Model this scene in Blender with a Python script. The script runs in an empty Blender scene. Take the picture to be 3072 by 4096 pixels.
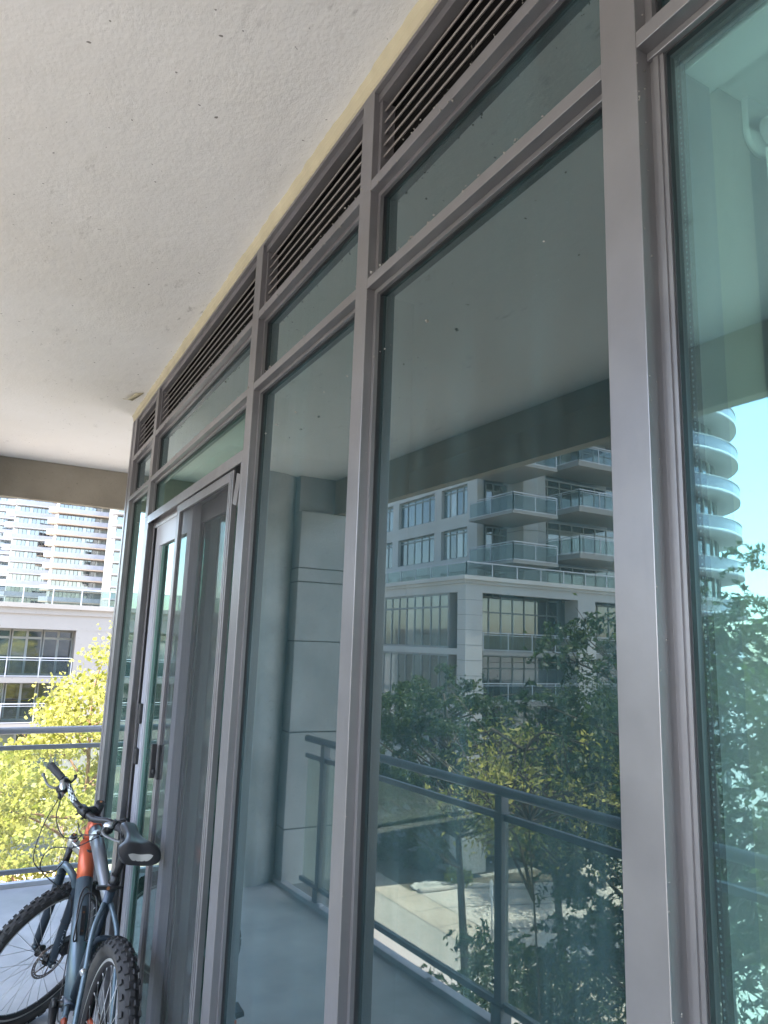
import bpy, math, random
import numpy as np
from mathutils import Vector, Matrix
PI = math.pi
R = math.radians
random.seed(7)
sc = bpy.context.scene
col = sc.collection

# ---------------------------------------------------------------- camera
cd = bpy.data.cameras.new('camera')
cam = bpy.data.objects.new('camera', cd)
col.objects.link(cam)
sc.camera = cam
cd.sensor_fit = 'VERTICAL'
cd.sensor_height = 36.0
cd.lens = 36.0 * 2836.6 / 4096.0
cd.clip_start = 0.02
cd.clip_end = 3000
_yaw, _pitch, _roll = R(28.784), R(10.593), R(1.933)
_r = Vector((math.cos(_yaw), -math.sin(_yaw), 0))
_h = Vector((math.sin(_yaw), math.cos(_yaw), 0))
_f = _h * math.cos(_pitch) + Vector((0, 0, math.sin(_pitch)))
_u = -_h * math.sin(_pitch) + Vector((0, 0, math.cos(_pitch)))
_rr = _r * math.cos(_roll) + _u * math.sin(_roll)
_uu = -_r * math.sin(_roll) + _u * math.cos(_roll)
M = Matrix((( _rr.x, _uu.x, -_f.x, -0.650), (_rr.y, _uu.y, -_f.y, 0.0), (_rr.z, _uu.z, -_f.z, 1.728), (0, 0, 0, 1)))
cam.matrix_world = M

# ---------------------------------------------------------------- sky, sun, exposure
SUN = Vector((-0.48, -0.075, 0.875)).normalized()
w = bpy.data.worlds.new('World')
sc.world = w
w.use_nodes = True
nt = w.node_tree
nt.nodes.clear()
sky = nt.nodes.new('ShaderNodeTexSky')
sky.sky_type = 'NISHITA'
sky.sun_disc = False
sky.sun_elevation = math.asin(SUN.z)
sky.sun_rotation = math.atan2(SUN.x, SUN.y)
sky.air_density = 1.0
sky.dust_density = 1.6
sky.ozone_density = 1.2
bg = nt.nodes.new('ShaderNodeBackground')
bg.inputs[1].default_value = 0.15
out = nt.nodes.new('ShaderNodeOutputWorld')
nt.links.new(sky.outputs[0], bg.inputs[0])
nt.links.new(bg.outputs[0], out.inputs[0])
sl = bpy.data.lights.new('sun', 'SUN')
sl.energy = 4.0
sl.angle = R(0.5)
sl.color = (1.0, 0.95, 0.88)
so = bpy.data.objects.new('sun', sl)
col.objects.link(so)
so.rotation_euler = SUN.to_track_quat('Z', 'Y').to_euler()
so.location = (0, 0, 60)
sc.view_settings.view_transform = 'Standard'
sc.view_settings.look = 'None'
sc.view_settings.exposure = 2.92
sc.view_settings.gamma = 1
sc.view_settings.use_curve_mapping = False
sc.render.engine = 'CYCLES'
cy = sc.cycles
cy.max_bounces = 10
cy.diffuse_bounces = 7
cy.glossy_bounces = 5
cy.transparent_max_bounces = 24
cy.transmission_bounces = 6
cy.sample_clamp_indirect = 10
cy.caustics_reflective = False
cy.caustics_refractive = False
cy.use_denoising = True
try:
    cy.denoiser = 'OPENIMAGEDENOISE'
except Exception:
    pass

# ---------------------------------------------------------------- helpers
def tag(o, label=None, cat=None, group=None, kind=None):
    if label: o['label'] = label
    if cat: o['category'] = cat
    if group: o['group'] = group
    if kind: o['kind'] = kind
    return o

def empty(name, loc=(0, 0, 0), rz=0.0):
    o = bpy.data.objects.new(name, None)
    o.location = loc
    o.rotation_euler = (0, 0, rz)
    o.empty_display_size = 0.2
    col.objects.link(o)
    return o

def thing(name, label, cat, loc=(0, 0, 0), rz=0.0, group=None):
    return tag(empty(name, loc, rz), label, cat, group)

def copy_tree(o, parent=None):
    c = o.copy()
    col.objects.link(c)
    c.parent = parent
    for ch in list(o.children):
        copy_tree(ch, c)
    return c

class MB:
    def __init__(s):
        s.v = []; s.f = []; s.m = []; s.sm = []
    def add(s, vs, fs, m=0, smooth=False):
        b = len(s.v)
        s.v += [tuple(v) for v in vs]
        for f in fs:
            s.f.append([b + i for i in f]); s.m.append(m); s.sm.append(smooth)
    def box(s, x0, x1, y0, y1, z0, z1, m=0):
        if x0 > x1: x0, x1 = x1, x0
        if y0 > y1: y0, y1 = y1, y0
        if z0 > z1: z0, z1 = z1, z0
        vs = [(x0, y0, z0), (x1, y0, z0), (x1, y1, z0), (x0, y1, z0), (x0, y0, z1), (x1, y0, z1), (x1, y1, z1), (x0, y1, z1)]
        s.add(vs, [(0, 3, 2, 1), (4, 5, 6, 7), (0, 1, 5, 4), (1, 2, 6, 5), (2, 3, 7, 6), (3, 0, 4, 7)], m)
        return s
    def obox(s, c, ax, ay, az, hx, hy, hz, m=0):
        c = Vector(c); ax = Vector(ax) * hx; ay = Vector(ay) * hy; az = Vector(az) * hz
        vs = [c + ax * i + ay * j + az * k for k in (-1, 1) for (i, j) in ((-1, -1), (1, -1), (1, 1), (-1, 1))]
        s.add(vs, [(0, 3, 2, 1), (4, 5, 6, 7), (0, 1, 5, 4), (1, 2, 6, 5), (2, 3, 7, 6), (3, 0, 4, 7)], m)
        return s
    def quad(s, a, b, c, d, m=0):
        s.add([a, b, c, d], [(0, 1, 2, 3)], m); return s
    def tube(s, pts, rad, n=10, m=0, caps=True, flat=1.0, closed=False, smooth=True):
        pts = [Vector(p) for p in pts]
        k = len(pts)
        rads = rad if isinstance(rad, (list, tuple)) else [rad] * k
        ups = None
        vs = []
        for i, p in enumerate(pts):
            if closed: t = pts[(i + 1) % k] - pts[i - 1]
            else: t = pts[min(i + 1, k - 1)] - pts[max(i - 1, 0)]
            if t.length < 1e-9: t = Vector((0, 0, 1))
            t.normalize()
            if ups is None:
                ups = Vector((0, 0, 1)) if abs(t.z) < 0.9 else Vector((1, 0, 0))
            a = t.cross(ups)
            if a.length < 1e-6: a = t.cross(Vector((0, 1, 0)))
            a.normalize(); b = a.cross(t).normalized(); ups = b
            for j in range(n):
                an = 2 * PI * j / n
                vs.append(p + (a * math.cos(an) + b * math.sin(an) * flat) * rads[i])
        fs = []
        for i in range(k if closed else k - 1):
            i2 = (i + 1) % k
            for j in range(n):
                j2 = (j + 1) % n
                fs.append((i * n + j, i * n + j2, i2 * n + j2, i2 * n + j))
        s.add(vs, fs, m, smooth)
        if caps and not closed:
            b = len(s.v) - len(vs)
            s.f.append([b + j for j in range(n)][::-1]); s.m.append(m); s.sm.append(False)
            s.f.append([b + (k - 1) * n + j for j in range(n)]); s.m.append(m); s.sm.append(False)
        return s
    def ball(s, c, r, m=0, nu=12, nv=8, sx=1, sy=1, sz=1):
        vs = []; fs = []
        for i in range(nv + 1):
            th = PI * i / nv
            for j in range(nu):
                ph = 2 * PI * j / nu
                vs.append((c[0] + r * sx * math.sin(th) * math.cos(ph), c[1] + r * sy * math.sin(th) * math.sin(ph), c[2] + r * sz * math.cos(th)))
        for i in range(nv):
            for j in range(nu):
                fs.append((i * nu + j, (i + 1) * nu + j, (i + 1) * nu + (j + 1) % nu, i * nu + (j + 1) % nu))
        s.add(vs, fs, m, True); return s
    def lathe(s, c, axis, prof, n=32, m=0, smooth=True):
        c = Vector(c); axis = Vector(axis).normalized()
        a = axis.cross(Vector((0.3, 0.5, 0.81))).normalized(); b = axis.cross(a)
        vs = []; k = len(prof)
        for (r, h) in prof:
            for j in range(n):
                an = 2 * PI * j / n
                vs.append(c + axis * h + (a * math.cos(an) + b * math.sin(an)) * r)
        fs = []
        for i in range(k - 1):
            for j in range(n):
                j2 = (j + 1) % n
                fs.append((i * n + j, i * n + j2, (i + 1) * n + j2, (i + 1) * n + j))
        s.add(vs, fs, m, smooth); return s
    def prism(s, poly, z0, z1, m=0):
        n = len(poly)
        ar = sum(poly[i][0] * poly[(i + 1) % n][1] - poly[(i + 1) % n][0] * poly[i][1] for i in range(n))
        if ar < 0: poly = poly[::-1]
        vs = [(p[0], p[1], z0) for p in poly] + [(p[0], p[1], z1) for p in poly]
        fs = [tuple(range(n))[::-1], tuple(range(n, 2 * n))] + [(i, (i + 1) % n, n + (i + 1) % n, n + i) for i in range(n)]
        s.add(vs, fs, m); return s
    def xf(s, fn):
        s.v = [tuple(fn(Vector(v))) for v in s.v]; return s
    def build(s, name, mats, parent=None, bevel=0.0):
        me = bpy.data.meshes.new(name)
        me.from_pydata(s.v, [], s.f)
        if not isinstance(mats, (list, tuple)): mats = [mats]
        for mm in mats: me.materials.append(mm)
        me.polygons.foreach_set('material_index', s.m)
        me.polygons.foreach_set('use_smooth', s.sm)
        me.update()
        o = bpy.data.objects.new(name, me)
        col.objects.link(o)
        if parent is not None: o.parent = parent
        if bevel:
            b = o.modifiers.new('bevel', 'BEVEL'); b.width = bevel; b.segments = 2; b.limit_method = 'ANGLE'; b.angle_limit = R(40)
        return o

def npmesh(name, V, F, mats, parent=None, midx=None, smooth=False):
    me = bpy.data.meshes.new(name)
    nv, nf, k = len(V), len(F), F.shape[1]
    me.vertices.add(nv); me.loops.add(nf * k); me.polygons.add(nf)
    me.vertices.foreach_set('co', V.astype(np.float32).ravel())
    me.loops.foreach_set('vertex_index', F.astype(np.int32).ravel())
    me.polygons.foreach_set('loop_start', np.arange(0, nf * k, k, dtype=np.int32))
    me.polygons.foreach_set('loop_total', np.full(nf, k, dtype=np.int32))
    if not isinstance(mats, (list, tuple)): mats = [mats]
    for mm in mats: me.materials.append(mm)
    if midx is not None: me.polygons.foreach_set('material_index', midx.astype(np.int32))
    me.update(calc_edges=True); me.validate()
    o = bpy.data.objects.new(name, me)
    col.objects.link(o)
    if parent is not None: o.parent = parent
    return o

def spline(pts, n=24):
    P = [Vector(p) for p in pts]; P = [P[0] * 2 - P[1]] + P + [P[-1] * 2 - P[-2]]
    o = []
    seg = len(P) - 3
    for i in range(seg):
        a, b, c, d = P[i:i + 4]
        k = max(2, n // seg)
        for j in range(k):
            t = j / k
            o.append(0.5 * ((2 * b) + (c - a) * t + (2 * a - 5 * b + 4 * c - d) * t * t + (-a + 3 * b - 3 * c + d) * t ** 3))
    o.append(P[-2]); return o

# ---------------------------------------------------------------- materials
class NG:
    def __init__(s, name):
        s.m = bpy.data.materials.new(name); s.m.use_nodes = True
        s.t = s.m.node_tree; s.t.nodes.clear()
        s.o = s.n('ShaderNodeOutputMaterial')
    def n(s, typ, **kw):
        nd = s.t.nodes.new(typ)
        for k, v in kw.items(): setattr(nd, k, v)
        return nd
    def l(s, a, b): s.t.links.new(a, b)
    def noise(s, scale, detail=4, rough=0.55, vec=None, dim='Object'):
        t = s.n('ShaderNodeTexNoise'); t.inputs['Scale'].default_value = scale; t.inputs['Detail'].default_value = detail; t.inputs['Roughness'].default_value = rough
        if vec is None:
            tc = s.n('ShaderNodeTexCoord'); vec = tc.outputs[dim]
        s.l(vec, t.inputs['Vector']); return t.outputs['Fac']
    def ramp(s, fac, stops, interp='LINEAR'):
        r = s.n('ShaderNodeValToRGB'); r.color_ramp.interpolation = interp
        e = r.color_ramp.elements
        while len(e) < len(stops): e.new(0.5)
        for i, (p, c) in enumerate(stops):
            e[i].position = p; e[i].color = (*c, 1) if len(c) == 3 else c
        s.l(fac, r.inputs[0]); return r.outputs[0]
    def mix(s, fac, a, b, mode='MIX'):
        m = s.n('ShaderNodeMix', data_type='RGBA', blend_type=mode)
        for i, v in ((0, fac), (6, a), (7, b)):
            if hasattr(v, 'links'): s.l(v, m.inputs[i])
            elif i == 0: m.inputs[0].default_value = v
            else: m.inputs[i].default_value = (*v, 1)
        return m.outputs[2]
    def bump(s, h, strength=0.3, dist=0.01, normal=None):
        b = s.n('ShaderNodeBump'); b.inputs['Strength'].default_value = strength; b.inputs['Distance'].default_value = dist
        s.l(h, b.inputs['Height'])
        if normal: s.l(normal, b.inputs['Normal'])
        return b.outputs[0]
    def pbr(s, color, rough=0.6, metal=0.0, normal=None, spec=0.5, **kw):
        p = s.n('ShaderNodeBsdfPrincipled')
        for k, v in (('Base Color', color), ('Roughness', rough), ('Metallic', metal)):
            if hasattr(v, 'links'): s.l(v, p.inputs[k])
            elif k == 'Base Color': p.inputs[k].default_value = (*v, 1)
            else: p.inputs[k].default_value = v
        p.inputs['Specular IOR Level'].default_value = spec
        for k, v in kw.items(): p.inputs[k.replace('_', ' ')].default_value = v
        if normal: s.l(normal, p.inputs['Normal'])
        return p.outputs[0]
    def done(s, sh):
        s.l(sh, s.o.inputs['Surface']); return s.m

def plain(name, c, rough=0.6, metal=0.0, var=0.12, scale=6.0, bump=0.0, bscale=60, spec=0.5, **kw):
    g = NG(name)
    f = g.noise(scale, 5)
    a = tuple(x * (1 - var) for x in c); b = tuple(min(1, x * (1 + var)) for x in c)
    cc = g.ramp(f, [(0.3, a), (0.7, b)])
    nm = g.bump(g.noise(bscale, 3), bump, 0.004) if bump else None
    return g.done(g.pbr(cc, rough, metal, nm, spec, **kw))

def m_frame_paint():
    g = NG('taupe_frame_paint')
    f1 = g.noise(3.0, 6); f2 = g.noise(38, 4, 0.7); f3 = g.noise(11, 5, 0.7)
    base = g.ramp(f1, [(0.3, (0.195, 0.187, 0.192)), (0.7, (0.258, 0.250, 0.260))])
    dirt = g.mix(g.ramp(f3, [(0.45, (0, 0, 0)), (0.75, (0.55, 0.55, 0.55))]), base, (0.235, 0.225, 0.22))
    chips = g.ramp(f2, [(0.745, (0, 0, 0)), (0.76, (1, 1, 1))])
    c = g.mix(chips, dirt, (0.5, 0.46, 0.38))
    rg = g.ramp(f3, [(0.3, (0.30, 0.30, 0.30)), (0.7, (0.42, 0.42, 0.42))])
    return g.done(g.pbr(c, rg, 0.6, g.bump(g.noise(90, 3), 0.06, 0.002), 0.6))

def m_ceiling():
    g = NG('stucco_ceiling')
    tc = g.n('ShaderNodeTexCoord'); mp = g.n('ShaderNodeMapping'); mp.inputs['Scale'].default_value = (1, 0.35, 1)
    g.l(tc.outputs['Object'], mp.inputs[0])
    v = mp.outputs[0]
    f1 = g.noise(0.7, 5); f2 = g.noise(16, 6, 0.75, v); f3 = g.noise(55, 3, 0.6)
    base = g.ramp(f1, [(0.25, (0.70, 0.69, 0.665)), (0.75, (0.79, 0.78, 0.755))])
    s1 = g.ramp(f2, [(0.60, (0, 0, 0)), (0.68, (0.6, 0.6, 0.6))])
    area = g.ramp(g.noise(1.6, 3), [(0.48, (0.05, 0.05, 0.05)), (0.68, (1, 1, 1))])
    s1b = g.mix(1.0, s1, area, 'MULTIPLY')
    c = g.mix(s1b, base, (0.24, 0.23, 0.21))
    s2 = g.ramp(g.noise(48, 2, 0.5), [(0.735, (0, 0, 0)), (0.755, (0.8, 0.8, 0.8))])
    c = g.mix(s2, c, (0.09, 0.08, 0.07))
    st = g.ramp(g.noise(.55, 4, .6), [(.45, (0, 0, 0)), (.7, (.35, .35, .35))]); c = g.mix(st, c, (.62, .58, .50))
    n1 = g.bump(g.noise(95, 3, .6), 0.5, 0.0025); hm = g.n('ShaderNodeMath', operation='MULTIPLY'); g.l(g.noise(30, 6, 0.75, v), hm.inputs[0]); g.l(g.ramp(g.noise(1.1, 3), [(.35, (.15, .15, .15)), (.65, (1, 1, 1))]), hm.inputs[1]); n2 = g.bump(hm.outputs[0], 0.36, 0.007, n1); n2 = g.bump(g.noise(2.2, 4, .6), .25, .05, n2)
    return g.done(g.pbr(c, 0.85, 0, n2, 0.2))

def m_concrete(name, a, b, speck=True, bscale=120, bs=0.4, sc1=1.2, joints=None):
    g = NG(name)
    f1 = g.noise(sc1, 6); f2 = g.noise(bscale, 3, 0.7)
    c = g.ramp(f1, [(0.3, a), (0.7, b)])
    if speck:
        c = g.mix(g.ramp(f2, [(0.62, (0, 0, 0)), (0.72, (0.5, 0.5, 0.5))]), c, tuple(x * 0.5 for x in a))
    return g.done(g.pbr(c, 0.88, 0, g.bump(f2, bs, 0.004), 0.2))

def m_glass(name, tint, refl=1.0, ior=1.9, film=0.035, filmc=(0.5, 0.55, 0.55), wav=0.012, rough=0.0, rtint=(0.93, 1.0, 1.0)):
    g = NG(name)
    fr = g.n('ShaderNodeFresnel'); fr.inputs[0].default_value = ior
    geo = g.n('ShaderNodeNewGeometry')
    # the same reflectance from both sides of the pane
    dt = g.n('ShaderNodeVectorMath', operation='DOT_PRODUCT'); g.l(geo.outputs['Normal'], dt.inputs[0]); g.l(geo.outputs['Incoming'], dt.inputs[1])
    ab = g.n('ShaderNodeMath', operation='ABSOLUTE'); g.l(dt.outputs['Value'], ab.inputs[0])
    om = g.n('ShaderNodeMath', operation='SUBTRACT'); om.inputs[0].default_value = 1; g.l(ab.outputs[0], om.inputs[1])
    pw = g.n('ShaderNodeMath', operation='POWER'); g.l(om.outputs[0], pw.inputs[0]); pw.inputs[1].default_value = 4.0
    r0 = ((ior - 1) / (ior + 1)) ** 2 * refl
    ml = g.n('ShaderNodeMath', operation='MULTIPLY_ADD'); g.l(pw.outputs[0], ml.inputs[0]); ml.inputs[1].default_value = 1 - r0; ml.inputs[2].default_value = r0
    ml.use_clamp = True
    nb = g.bump(g.noise(1.3, 1, 0.3), wav, 0.05) if wav else None
    gl = g.n('ShaderNodeBsdfGlossy'); gl.inputs['Roughness'].default_value = rough; gl.inputs['Color'].default_value = (*rtint, 1)
    if nb: g.l(nb, gl.inputs['Normal'])
    tr = g.n('ShaderNodeBsdfTransparent'); tr.inputs[0].default_value = (*tint, 1)
    mx = g.n('ShaderNodeMixShader'); g.l(ml.outputs[0], mx.inputs[0]); g.l(tr.outputs[0], mx.inputs[1]); g.l(gl.outputs[0], mx.inputs[2])
    df = g.n('ShaderNodeBsdfDiffuse'); df.inputs[0].default_value = (*filmc, 1)
    spots = g.ramp(g.noise(130, 3, 0.6), [(0.735, (film,) * 3), (0.76, (min(1, film + 0.30),) * 3)])
    tcs = g.n('ShaderNodeTexCoord'); mps = g.n('ShaderNodeMapping'); mps.inputs['Scale'].default_value = (6, 6, .7); g.l(tcs.outputs['Object'], mps.inputs[0])
    spots = g.mix(1.0, spots, g.ramp(g.noise(2.2, 6, .65, mps.outputs[0]), [(.3, (.55, .55, .55)), (.5, (.9, .9, .9)), (.72, (1.9, 1.9, 1.9))]), 'MULTIPLY')
    m2 = g.n('ShaderNodeMixShader'); g.l(spots, m2.inputs[0]); g.l(mx.outputs[0], m2.inputs[1]); g.l(df.outputs[0], m2.inputs[2])
    return g.done(m2.outputs[0])

def m_leaf(name, a, b, trans=0.45, scale=1.5):
    g = NG(name)
    c = g.ramp(g.noise(scale, 3), [(0.3, a), (0.7, b)])
    p = g.pbr(c, 0.5, 0, None, 0.35)
    t = g.n('ShaderNodeBsdfTranslucent'); g.l(c, t.inputs[0])
    mx = g.n('ShaderNodeMixShader'); mx.inputs[0].default_value = trans
    g.l(p, mx.inputs[1]); g.l(t.outputs[0], mx.inputs[2])
    return g.done(mx.outputs[0])

FR = m_frame_paint()
CEIL = m_ceiling()
STRIP = plain('cream_sealant', (0.50, 0.45, 0.31), 0.7, var=0.1, bump=0.4, bscale=30)
BLACK = plain('black_shade', (0.004, 0.004, 0.004), 0.9, spec=0.1)  # near-black colour standing in for shade inside the vents and track end
SLAT = plain('vent_slat_metal', (0.21, 0.19, 0.18), 0.5)
GASKET = plain('black_gasket', (0.015, 0.016, 0.018), 0.5)
FLOORM = m_concrete('balcony_floor_coating', (0.36, 0.37, 0.39), (0.48, 0.49, 0.51), True, 150, 0.5, 3.2)
BEAMM = m_concrete('raw_concrete', (0.25, 0.225, 0.18), (0.35, 0.315, 0.255), True, 38, 0.9, 2.5)
FLASH = plain('pale_metal_edging', (0.42, 0.43, 0.46), 0.5, var=0.08)
RAILM = plain('grey_railing_paint', (0.17, 0.18, 0.20), 0.4, var=0.08)
STUCCO = m_concrete('fine_stucco', (0.34, 0.35, 0.345), (0.48, 0.48, 0.47), True, 34, 1.0, 3.5)
STONE = m_concrete('precast_stone', (0.32, 0.33, 0.33), (0.42, 0.42, 0.415), True, 55, 1.0, 3.0)
GLASS = m_glass('window_glass', (0.20, 0.30, 0.30), 1.45, 2.0, 0.055, (0.22, 0.40, 0.44), rtint=(.86, .97, .97))
GLASS_CLEAR = m_glass('clear_teal_glass', (0.87, 0.97, 0.965), 1.5, 2.0, 0.03, (0.5, 0.62, 0.64), rtint=(.52, .90, .95))
GLASS_DOOR = m_glass('door_glass', (0.45, 0.66, 0.60), 1.0, 1.8, 0.03, (.3, .5, .45), rtint=(.72, .90, .85))
GREEN = plain('green_glass_tint', (0.10, 0.27, 0.20), 0.3)
RAILGLASS = m_glass('railing_glass', (0.93, 0.97, 0.93), 0.8, 1.5, 0.07, (0.65, 0.68, 0.5), wav=0.0)
WHITEM = plain('white_interior_paint', (0.72, 0.73, 0.71), 0.6, var=0.03)
TAN = plain('beige_interior_wall', (0.33, 0.30, 0.25), 0.7, var=0.05)
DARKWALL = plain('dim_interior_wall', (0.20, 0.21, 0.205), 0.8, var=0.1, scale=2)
WOOD = plain('interior_floor_wood', (0.16, 0.11, 0.07), 0.5, var=0.2)
ALU = plain('bright_aluminium', (0.62, 0.64, 0.68), 0.35, 0.4, var=0.05)
BLK = plain('black_plastic', (0.018, 0.018, 0.020), 0.42, var=0.2)

# ================================================================ balcony shell
CZ = 3.045
def edge(y, off=0.0):           # outer slab edge of the long side at distance y
    return -1.84 + 0.085 * y + off
b = MB()
b.prism([(0.02, 4.36), (4.4, 4.36), (4.4, 5.86), (edge(5.86), 5.86), (edge(-4.2), -4.2), (0.02, -4.2)], -0.22, 0.0)
tag(b.build('balcony_floor', FLOORM), kind='structure')
b = MB()
b.prism([(edge(5.86, .0), 5.86), (edge(5.86, .05), 5.81), (edge(-4.2, .05), -4.2), (edge(-4.2), -4.2)], 0.0, 0.03)
b.prism([(edge(5.86, .05), 5.86), (edge(5.86, .05), 5.81), (4.4, 5.81), (4.4, 5.86)], 0.0, 0.03)
for yy in (1.9, 3.4, 4.6, 0.4):
    b.lathe((edge(yy, .03), yy, 0.03), (0, 0, 1), [(0.0, 0.012), (0.022, 0.008), (0.028, 0.0)], 12)
tag(b.build('floor_edging', FLASH), kind='structure')
b = MB()
n = 60
b.prism([(-1.905 + .045 * 6.05 - .068, 6.065), (-1.905 - .045 * 4.3 - .068, -4.3), (5, -4.3), (5, 6.065)], CZ, CZ + 0.25)
tag(b.build('ceiling', CEIL), kind='structure')
b = MB()
def bx(y): return -1.905 + 0.045 * y
b.prism([(bx(6.0), 6.0), (bx(6.0) - .07, 6.07), (bx(-4.2) - .07, -4.2), (bx(-4.2), -4.2)], 2.75, CZ - .002)
b.prism([(bx(6.0), 6.0), (bx(6.0) - .07, 6.07), (4.6, 6.07), (4.6, 6.0)], 2.74, CZ - .002)
tag(b.build('ceiling_beam', BEAMM), kind='structure')
b = MB()
b.box(-2.2, 0.4, -4.4, -4.2, -0.2, CZ)
tag(b.build('end_wall', STUCCO), 'pale stucco partition closing the near end of the balcony', 'wall')

# round column and stone pier at the far corner, seen in the glass
b = MB()
b.lathe((-1.13, 5.54, -0.02), (0, 0, 1), [(0.335, 0), (0.335, CZ + .03)], 48)
tag(b.build('stucco_column', STUCCO), 'round grey stucco column beside the panelled stone pier', 'column')
pier = thing('stone_pier', 'panelled precast stone pier that the side railing runs into', 'pier', (0, 0, 0))
b = MB()
zs = [0.0, 0.379, 1.06, 1.735, 2.19, 2.297, 2.75]
for i in range(len(zs) - 1):
    b.box(-1.98, -1.36, 5.14, 5.55, zs[i] + (0.004 if i else 0), zs[i + 1] - 0.004)
b.build('stone_panel', STONE, pier, bevel=0.004)
b = MB(); b.box(-1.97, -1.37, 5.16, 5.5, -0.2, 2.745); b.build('joint_backing', plain('joint_mortar', (0.16, 0.16, 0.16), .9), pier)
b = MB(); b.box(-1.98, -1.36, 5.20, 5.6, 2.75, CZ - .001); b.build('pier_head', STONE, pier)

# ================================================================ window wall
ww = thing('window_wall', 'taupe metal framed window wall with louvre vents under the ceiling', 'window wall', (0, 0, 0))
TOP = 3.008
mull = [(-3.07, -3.01), (-2.30, -2.24), (-1.535, -1.475), (-0.775, -0.715), (-0.215, -0.155), (0.547, 0.607), (1.297, 1.353), (2.061, 2.124), (3.642, 3.706)]
BACK = 0.12
for k, (a, c) in enumerate(mull):
    b = MB()
    b.box(0, BACK, a, c, 0.0, TOP)
    b.box(0.020, BACK - .01, c, c + 0.004, 0.05, TOP - .03) if False else None
    b.build('mullion', FR, ww, bevel=0.0012)
# corner post with its light outer face
b = MB(); b.box(0, BACK, 4.262, 4.383, 0.0, TOP); b.box(-0.004, 0.02, 4.345, 4.389, 0.0, TOP - .002)
b.build('corner_post', FR, ww, bevel=0.0012)
bays = []
for i in range(len(mull) - 1):
    bays.append((mull[i][1], mull[i + 1][0]))
bays.append((3.706, 4.262))
T1 = (2.740, 2.767); T2 = (2.500, 2.524)
def transom(a, c, z0, z1, up=True, dn=True, lead=0.0):
    b = MB()
    b.box(0.0005 + lead, BACK - .002, a, c, z0, z1)
    if dn: b.box(0.020, BACK - .003, a, c, z0 - 0.011, z0)
    if up: b.box(0.020, BACK - .003, a, c, z1, z1 + 0.011)
    return b.build('transom', FR, ww, bevel=0.001)
def beads(a, c, z0, z1, mat=FR, bw=.011, bx=.020):
    b = MB()
    for y0, y1 in ((a, a + bw), (c - bw, c)):
        b.box(bx, BACK - .004, y0, y1, z0, z1)
        b.box(0.0285, 0.036, y0 + (bw if y0 == a else -.0025), y1 + (.0025 if y0 == a else -bw), z0, z1, 1)
    if bw > .012:
        b.box(bx - .003, bx, c - bw + .006, c - bw + .014, z0, z1)
    b.box(0.0285, 0.036, a + bw + .0025, c - bw - .0025, z1 - .0025, z1, 1)
    b.box(0.0285, 0.036, a + bw + .0025, c - bw - .0025, z0, z0 + .0025, 1)
    return b.build('glazing_bead', [mat, GASKET], ww)
def pane(a, c, z0, z1, mat=GLASS, name='window_pane', x=0.036):
    b = MB(); b.box(x, x + .006, a + .002, c - .002, z0, z1)
    return b.build(name, mat, ww)
for i, (a, c) in enumerate(bays):
    door = (i == 7)
    transom(a, c, *T1); transom(a, c, *T2)
    # vent grille: head frame, slats, black sheets painting the shade behind them
    g = MB()
    g.box(0.012, BACK - .006, a, c, 2.974, TOP - .001)
    g.box(0.0, 0.014, a, c, 2.996, TOP - .0015)
    g.box(0.016, 0.05, a, a + .012, T1[1] + .011, 2.974); g.box(0.016, 0.05, c - .012, c, T1[1] + .011, 2.974)
    vg = g.build('vent_grille', FR, ww)
    g = MB()
    for k in range(6):
        z = T1[1] + 0.032 + k * 0.0300
        g.add([(0.024, a + .012, z - .002), (0.024, c - .012, z - .002), (0.024, c - .012, z + .004), (0.024, a + .012, z + .004),
               (0.027, a + .012, z - .001), (0.027, c - .012, z - .001), (0.027, c - .012, z + .005), (0.027, a + .012, z + .005)],
              [(0, 3, 2, 1), (4, 5, 6, 7), (3, 7, 6, 2), (0, 1, 5, 4)])
    g.build('slats', SLAT, vg)
    g = MB(); g.box(0.052, 0.056, a, c, T1[1] + .0115, 2.9735); g.box(0.034, 0.052, a + .0125, c - .0125, 2.970, 2.9735); g.build('vent_shade_sheet', BLACK, vg)
    # upper light
    beads(a, c, T2[1] + .011, T1[0] - .011); pane(a, c, T2[1] + .009, T1[0] - .009)
    if not door:
        gm = GLASS_CLEAR if i == 4 else (GLASS_DOOR if i == 8 else GLASS)
        beads(a, c, 0.13, T2[0] - .011, bw=.021 if i == 4 else .011, bx=.026 if i == 4 else .020); pane(a, c, 0.128, T2[0] - .009, gm)
        b = MB(); b.box(0.0005, BACK - .002, a, c, 0.0, 0.10); b.box(0.02, BACK - .003, a, c, 0.10, 0.13); b.build('sill', FR, ww, bevel=.001)
    if i == 4:
        # sealed-unit spacer bar with its dotted desiccant holes, and the inner frame reveal
        b = MB()
        b.box(0.046, 0.056, a + .013, a + .022, .15, T2[0] - .02); b.box(0.046, 0.056, c - .030, c - .0235, .15, T2[0] - .02)
        b.box(0.046, 0.056, a + .022, c - .030, T2[0] - .022, T2[0] - .014)
        z = 0.2
        while z < T2[0] - .05:
            b.box(0.0450, 0.046, c - .0275, c - .026, z, z + .0022, 1); z += 0.0075
        b.build('spacer_bar', [GASKET, plain('spacer_hole_grey', (.16, .19, .19), .6)], ww)
        b = MB(); b.box(0.058, 0.062, a + .002, c - .002, .13, T2[0] - .012); b.build('inner_pane', m_glass('inner_pane_glass', (0.96, 1.0, 0.99), 0.6, 1.5, 0.0), ww)
        b = MB(); b.box(0.065, 0.125, c - .012, c - .002, .1, T2[0]); b.box(0.065, 0.125, a, c - .012, T2[0] - .022, T2[0] - .004); b.box(0.065, .125, a + .002, a + .012, .1, T2[0] - .022)
        b.build('inner_reveal', WHITEM, ww)
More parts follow.
